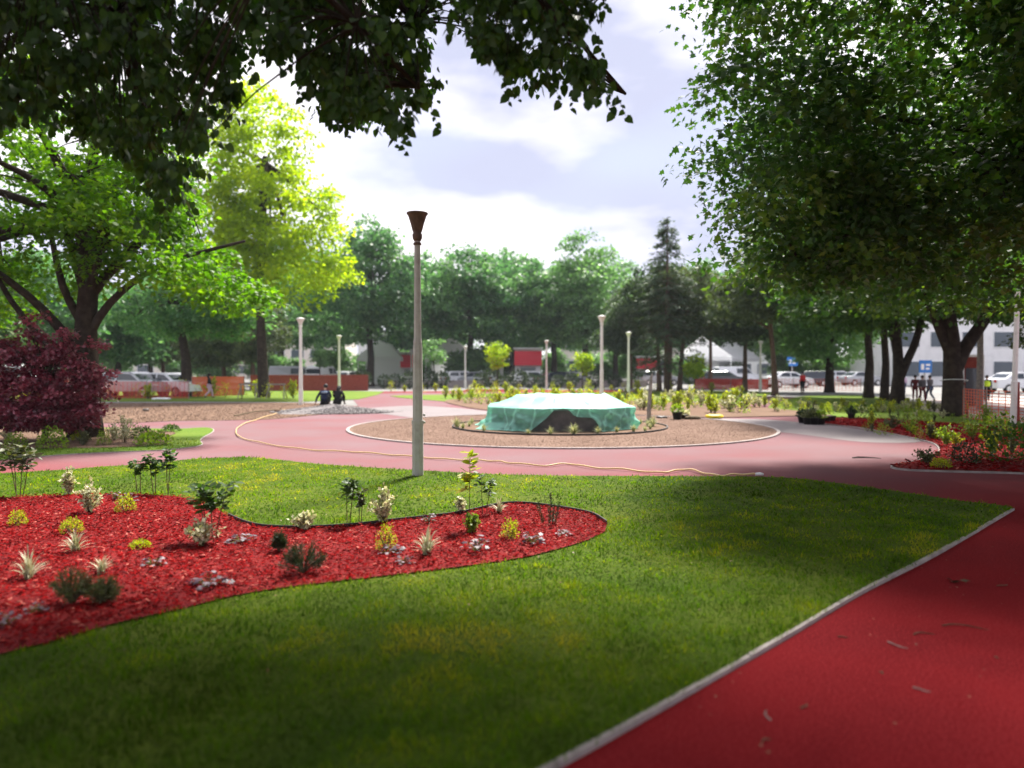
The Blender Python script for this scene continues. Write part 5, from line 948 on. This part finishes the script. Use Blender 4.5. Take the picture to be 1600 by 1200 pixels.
# ------------------------------------------------------------------ fences, barriers
def netfence(name, pts, h, m, label, cat, postm, rows=9, step=2., holes=True, cols_=.25, fill=.24):
    P0 = Vector((*pts[0], 0)); root = empty(name, P0, label, cat); B = MB(); Vp = []
    line = dense([tuple(p) for p in pts], .5)
    for i in range(rows):
        z = .08+(h-.08)*i/(rows-1); t = h/rows*(fill if holes else .98)
        for a, b_ in zip(line, line[1:]):
            sag = .0; B.add([(a[0]-P0.x,a[1]-P0.y,z-t/2),(b_[0]-P0.x,b_[1]-P0.y,z-t/2),(b_[0]-P0.x,b_[1]-P0.y,z+t/2),(a[0]-P0.x,a[1]-P0.y,z+t/2)]+[(a[0]-P0.x,a[1]-P0.y+.008,z-t/2),(b_[0]-P0.x,b_[1]-P0.y+.008,z-t/2),(b_[0]-P0.x,b_[1]-P0.y+.008,z+t/2),(a[0]-P0.x,a[1]-P0.y+.008,z+t/2)], [(0,1,2,3),(7,6,5,4),(0,4,5,1),(3,2,6,7)])
    if holes:
        for p in dense([tuple(p) for p in pts], cols_): B.box(p[0]-P0.x-.012, p[0]-P0.x+.012, p[1]-P0.y+.009, p[1]-P0.y+.014, .06, h)
    B.build('netting', m, root)
    for p in dense([tuple(p) for p in pts], step): B = MB(); B.tube([(p[0]-P0.x,p[1]-P0.y-.03,-.05),(p[0]-P0.x,p[1]-P0.y-.03,h+.12)], .022, 6); B.build('stake', postm, root)
    return root
netfence('safety_fence', [tuple(G(1505,655)[:2]), tuple(G(1540,662)[:2]), tuple(G(1640,672)[:2]), tuple(G(1760,684)[:2])], 1.0, M['orange'], 'orange safety netting on stakes at the right edge', 'netting', M['wood'], rows=11)
a, b = at(165,600,41), at(295,600,40.5); netfence('safety_fence', [(at(-160,600,43).x,43), (a.x,a.y), (b.x,b.y)], .95, M['rednet'], 'red see-through netting in front of the parked white cars', 'netting', M['wood'], fill=.38, rows=14)
a, b = at(300,600,44), at(382,600,47); netfence('safety_fence', [(a.x,a.y), (b.x,b.y)], 1.15, M['orange'], 'dense orange red netting panel behind the walking woman', 'netting', M['wood'], rows=10, holes=False)
a, b = at(1190,600,58), at(1345,600,55); netfence('safety_fence', [(a.x,a.y), (b.x,b.y)], .9, M['orange'], 'far orange netting right of the white lamp post', 'netting', M['wood'], rows=7)
a, b = at(1085,600,62), at(1200,600,60); netfence('safety_fence', [(a.x,a.y), (b.x,b.y)], .8, M['rednet'], 'low dark red netting behind the pine trunks', 'netting', M['wood'], rows=7, holes=False)
def wall(px0, px1, Y0, Y1, h, m, label, name='brick_wall'):
    a, b = at(px0,600,Y0), at(px1,600,Y1); d = Vector((b.x-a.x, b.y-a.y, 0)); n = Vector((-d.y, d.x, 0)).normalized()*.15; root = empty(name, (a.x,a.y,0), label, 'wall'); B = MB(); P = [Vector((0,0,0))-n, d-n, d+n, n]; B.add([(p.x,p.y,-.05) for p in P]+[(p.x,p.y,h) for p in P], [(0,3,2,1),(4,5,6,7),(0,1,5,4),(1,2,6,5),(2,3,7,6),(3,0,4,7)]); B.build('wall_body', m, root)
    B = MB(); n2 = n*1.35; P = [-n2, d-n2, d+n2, n2]; B.add([(p.x,p.y,h+.002) for p in P]+[(p.x,p.y,h+.08) for p in P], [(0,3,2,1),(4,5,6,7),(0,1,5,4),(1,2,6,5),(2,3,7,6),(3,0,4,7)]); B.build('coping', M['kerb'] if m != M['redwall'] else M['redwall'], root)
wall(392, 575, 56, 58, 1.15, M['redwall'], 'low red brick wall behind the two seated people')
wall(-60, 300, 70, 66, .7, M['redwall'], 'low red wall behind the parked cars at left')
wall(600, 1010, 69, 70, .55, M['kerb'], 'low pale wall behind the clipped shrubs', 'low_wall')
# small dark doorway cabin at right
b = at(1520, 600, 33); root = empty('door_frame', (b.x, b.y, 0), 'narrow dark red booth with pale frame beside the worker', 'booth'); B = MB(); B.box(-.42,.42,0,.5,0,2.25); B.build('booth_body', M['redwall'], root)
B = MB(); B.box(-.47,-.422,-.06,.02,0,2.3); B.box(.422,.47,-.06,.02,0,2.3); B.box(-.422,.422,-.06,-.003,2.2,2.3); B.build('frame', M['white'], root); B = MB(); B.box(-.33,.33,-.03,-.003,.05,1.7); B.build('door', M['cardark'], root); B = MB(); B.box(-.33,.33,-.03,-.003,1.78,2.1); B.build('sign_panel', M['redwall'], root)
B = MB(); B.box(.25,.3,-.07,-.031,.85,.95); B.build('handle', M['chrome'], root)
for j, (px, Y, w_, h0, h1, m, lab) in enumerate([(1446,44,.75,1.45,2.2,'bluesign','blue board sign with pale marks behind the standing group'),(1238,70,1.0,2.0,2.85,'bluesign','blue sign board far behind the bare pine trunk')]):
    b = at(px, 600, Y); root = empty('sign_board', (b.x, b.y, 0), lab, 'sign'); B = MB(); B.box(-w_/2,w_/2,0,.05,h0,h1); B.build('panel', M[m], root); B = MB(); B.tube([(0,.1,-.05),(0,.1,h1)], .05, 8); B.build('post', M['postpaint'], root)
    B = MB(); B.box(-w_*.36,-w_*.12,-.006,-.001,h0+.25*(h1-h0),h0+.7*(h1-h0)); B.box(w_*.02,w_*.36,-.006,-.001,h0+.55*(h1-h0),h0+.7*(h1-h0)); B.box(w_*.02,w_*.3,-.006,-.001,h0+.25*(h1-h0),h0+.4*(h1-h0)); B.build('marking', M['white'], root)
def bench(px, Y, label):
    b = at(px, 600, Y); root = empty('wooden_trestle', (b.x, b.y, 0), label, 'trestle', 'wooden trestles on the far grass'); B = MB(); B.box(-.5,.5,-.04,.04,.78,.86); B.build('beam', M['wood'], root)
    for s in (-1,1):
        for t in (-1,1): B = MB(); B.tube([(s*.4,0,.78),(s*.5,t*.3,0)], .03, 6); B.build('leg', M['wood'], root)
bench(388, 41, 'wooden trestle on the far grass, left one'); bench(432, 41, 'wooden trestle on the far grass, right one')
# ------------------------------------------------------------------ buildings and stalls in the distance
def block(px0, px1, Y, h, m, label, floors, nwin, depth=10, roofm='kerb'):
    a, b = at(px0,600,Y), at(px1,600,Y); W_ = b.x-a.x; root = empty('apartment_building', ((a.x+b.x)/2, Y, 0), label, 'building'); B = MB(); B.box(-W_/2,W_/2,0,depth,-.05,h); B.build('wall', M[m], root); B = MB(); B.box(-W_/2-.3,W_/2+.3,-.3,depth+.3,h+.002,h+.35); B.build('roof', M[roofm], root)
    fh = h/floors
    for i in range(floors):
        for j in range(nwin):
            x = -W_/2+W_*(j+.5)/nwin; z = i*fh+fh*.3; ww = min(1.3, W_/nwin*.32); wn = MB(); wn.box(x-ww-.08,x+ww+.08,-.06,-.003,z-.08,z+fh*.5+.08); fr = wn.build('window', M['white'], root); p = MB(); p.box(x-ww,x+ww,-.075,-.062,z,z+fh*.5); p.build('pane', M['pane'], fr)
block(1395, 1790, 78, 12.5, 'render', 'pale apartment house behind the right trunks', 4, 8)
block(1150, 1290, 118, 13, 'render', 'white block far behind the bare pine trunk', 4, 5)
block(560, 720, 130, 8, 'render', 'pale low building far behind the near lamp post', 3, 7)
block(-200, 250, 120, 9, 'render2', 'cream building far behind the parked cars', 3, 10)
block(880, 1140, 128, 8, 'render2', 'pinkish low building far behind the pines', 2, 9)
block(300, 540, 140, 9, 'render2', 'pale building glimpsed through the left trees', 3, 8)
def kiosk(px, Y, w_, h, m, label):
    b = at(px, 600, Y); root = empty('kiosk', (b.x, b.y, 0), label, 'kiosk'); B = MB(); B.box(-w_/2,w_/2,0,2.4,0,h); B.build('booth', M['white'], root); B = MB(); B.box(-w_/2-.1,w_/2+.1,-.5,-.003,h*.55,h*.95); B.build('sign_panel', M[m], root); B = MB(); B.box(-w_/2-.2,w_/2+.2,-.6,2.5,h+.002,h+.15); B.build('roof', M['white'], root); B = MB(); B.box(-w_*.3,w_*.3,-.02,-.003,.9,h*.5); B.build('counter_window', M['pane'], root)
kiosk(825, 78, 2.7, 3.8, 'redsign', 'kiosk with a bright red sign above the fountain'); kiosk(772, 82, 2.0, 3.5, 'pinksign', 'kiosk with a magenta pink sign left of the red one'); kiosk(640, 80, 1.8, 3.4, 'redsign', 'white kiosk with a small red sign behind the near lamp post'); kiosk(1010, 92, 2.4, 3.2, 'redsign', 'far kiosk with a red band behind the slim pines')
def tent(px, Y, w_, h, label):
    b = at(px, 600, Y); root = empty('market_tent', (b.x, b.y, 0), label, 'tent', 'white market tents'); B = MB(); B.add([(-w_/2,-w_/2,h*.55),(w_/2,-w_/2,h*.55),(w_/2,w_/2,h*.55),(-w_/2,w_/2,h*.55),(0,0,h),(-w_/2,-w_/2,h*.47),(w_/2,-w_/2,h*.47),(w_/2,w_/2,h*.47),(-w_/2,w_/2,h*.47)], [(0,1,4),(1,2,4),(2,3,4),(3,0,4),(5,6,1,0),(6,7,2,1),(7,8,3,2),(8,5,0,3)]); B.build('canopy', M['tentcloth'], root)
    for x in (-1,1):
        for y in (-1,1): B = MB(); B.tube([(x*w_*.48,y*w_*.48,0),(x*w_*.48,y*w_*.48,h*.5)], .05, 6); B.build('leg', M['white'], root)
    B = MB(); B.box(-w_*.46,w_*.46,w_*.44,w_*.46,.02,h*.5); B.build('back_panel', M['tentcloth'], root)
tent(598, 80, 4.6, 5.4, 'peaked white tent left of the near lamp post'); tent(706, 82, 5.4, 5.4, 'peaked white tent right of the near lamp post'); tent(1098, 88, 5.4, 5.8, 'peaked white tent behind the pines, left'); tent(1142, 92, 5.4, 5.6, 'peaked white tent behind the pines, right')
# wire round the thick trunk
b = G(1490, 651); B = MB(); B.tube([(b.x+.42*math.cos(t*math.pi/12), b.y+.42*math.sin(t*math.pi/12), 1.25+.05*math.cos(t*math.pi/12+2)) for t in range(25)], .012, 5); tag(B.build('wire_loop', M['white']), 'pale wire looped round the thick dark trunk', 'wire')

# FARHEDGE: low leafy shrubs and small trees along the street
hd = None; rh = random.Random(5)
for j in range(26):
    px = -150+j*68+rh.uniform(-20,20); Y = rh.uniform(77,104); b = at(px, 600, Y)
    if hd is None:
        hd = tree('street_shrub', 'x', (0,0), [(0,0,-.05),(0,0,.4),(0,0,1.2),(0,0,2.4)], .12, [(0,0,1.9,2.3,1.8,1.6),(1.2,0,3.0,1.5,1.4,1.3),(-1.3,0,2.6,1.5,1.3,1.3)], 110, 50, .34, GREEN_FAR2, crad=(.5,1.), limbs=6, seed=99, cat='shrub', group='leafy shrubs along the far street'); o = hd
    else: o = copytree(hd)
    o.location = (b.x, Y, 0); o.rotation_euler.z = rh.uniform(0,6.28); q = rh.uniform(.8,1.35); o.scale = (q,q,q*rh.uniform(.8,1.2)); o['label'] = 'leafy light green shrub along the far street under the tree row'
# ------------------------------------------------------------------ HAZE: thin even air round everything
B = MB(); B.box(-430,430,-45,430,-1,32); hz = B.build('haze', (hm := bpy.data.materials.new('haze'))); hm.use_nodes = True; n, l = hm.node_tree.nodes, hm.node_tree.links
for q in list(n):
    if q.type == 'BSDF_PRINCIPLED': n.remove(q)
pv = n.new('ShaderNodeVolumePrincipled'); pv.inputs['Density'].default_value = .00035; pv.inputs['Color'].default_value = (.86,.92,1,1); pv.inputs['Anisotropy'].default_value = 0.
l.new(pv.outputs[0], n['Material Output'].inputs['Volume']); tag(hz, 'thin pale air haze over the whole park', 'haze', kind='stuff')
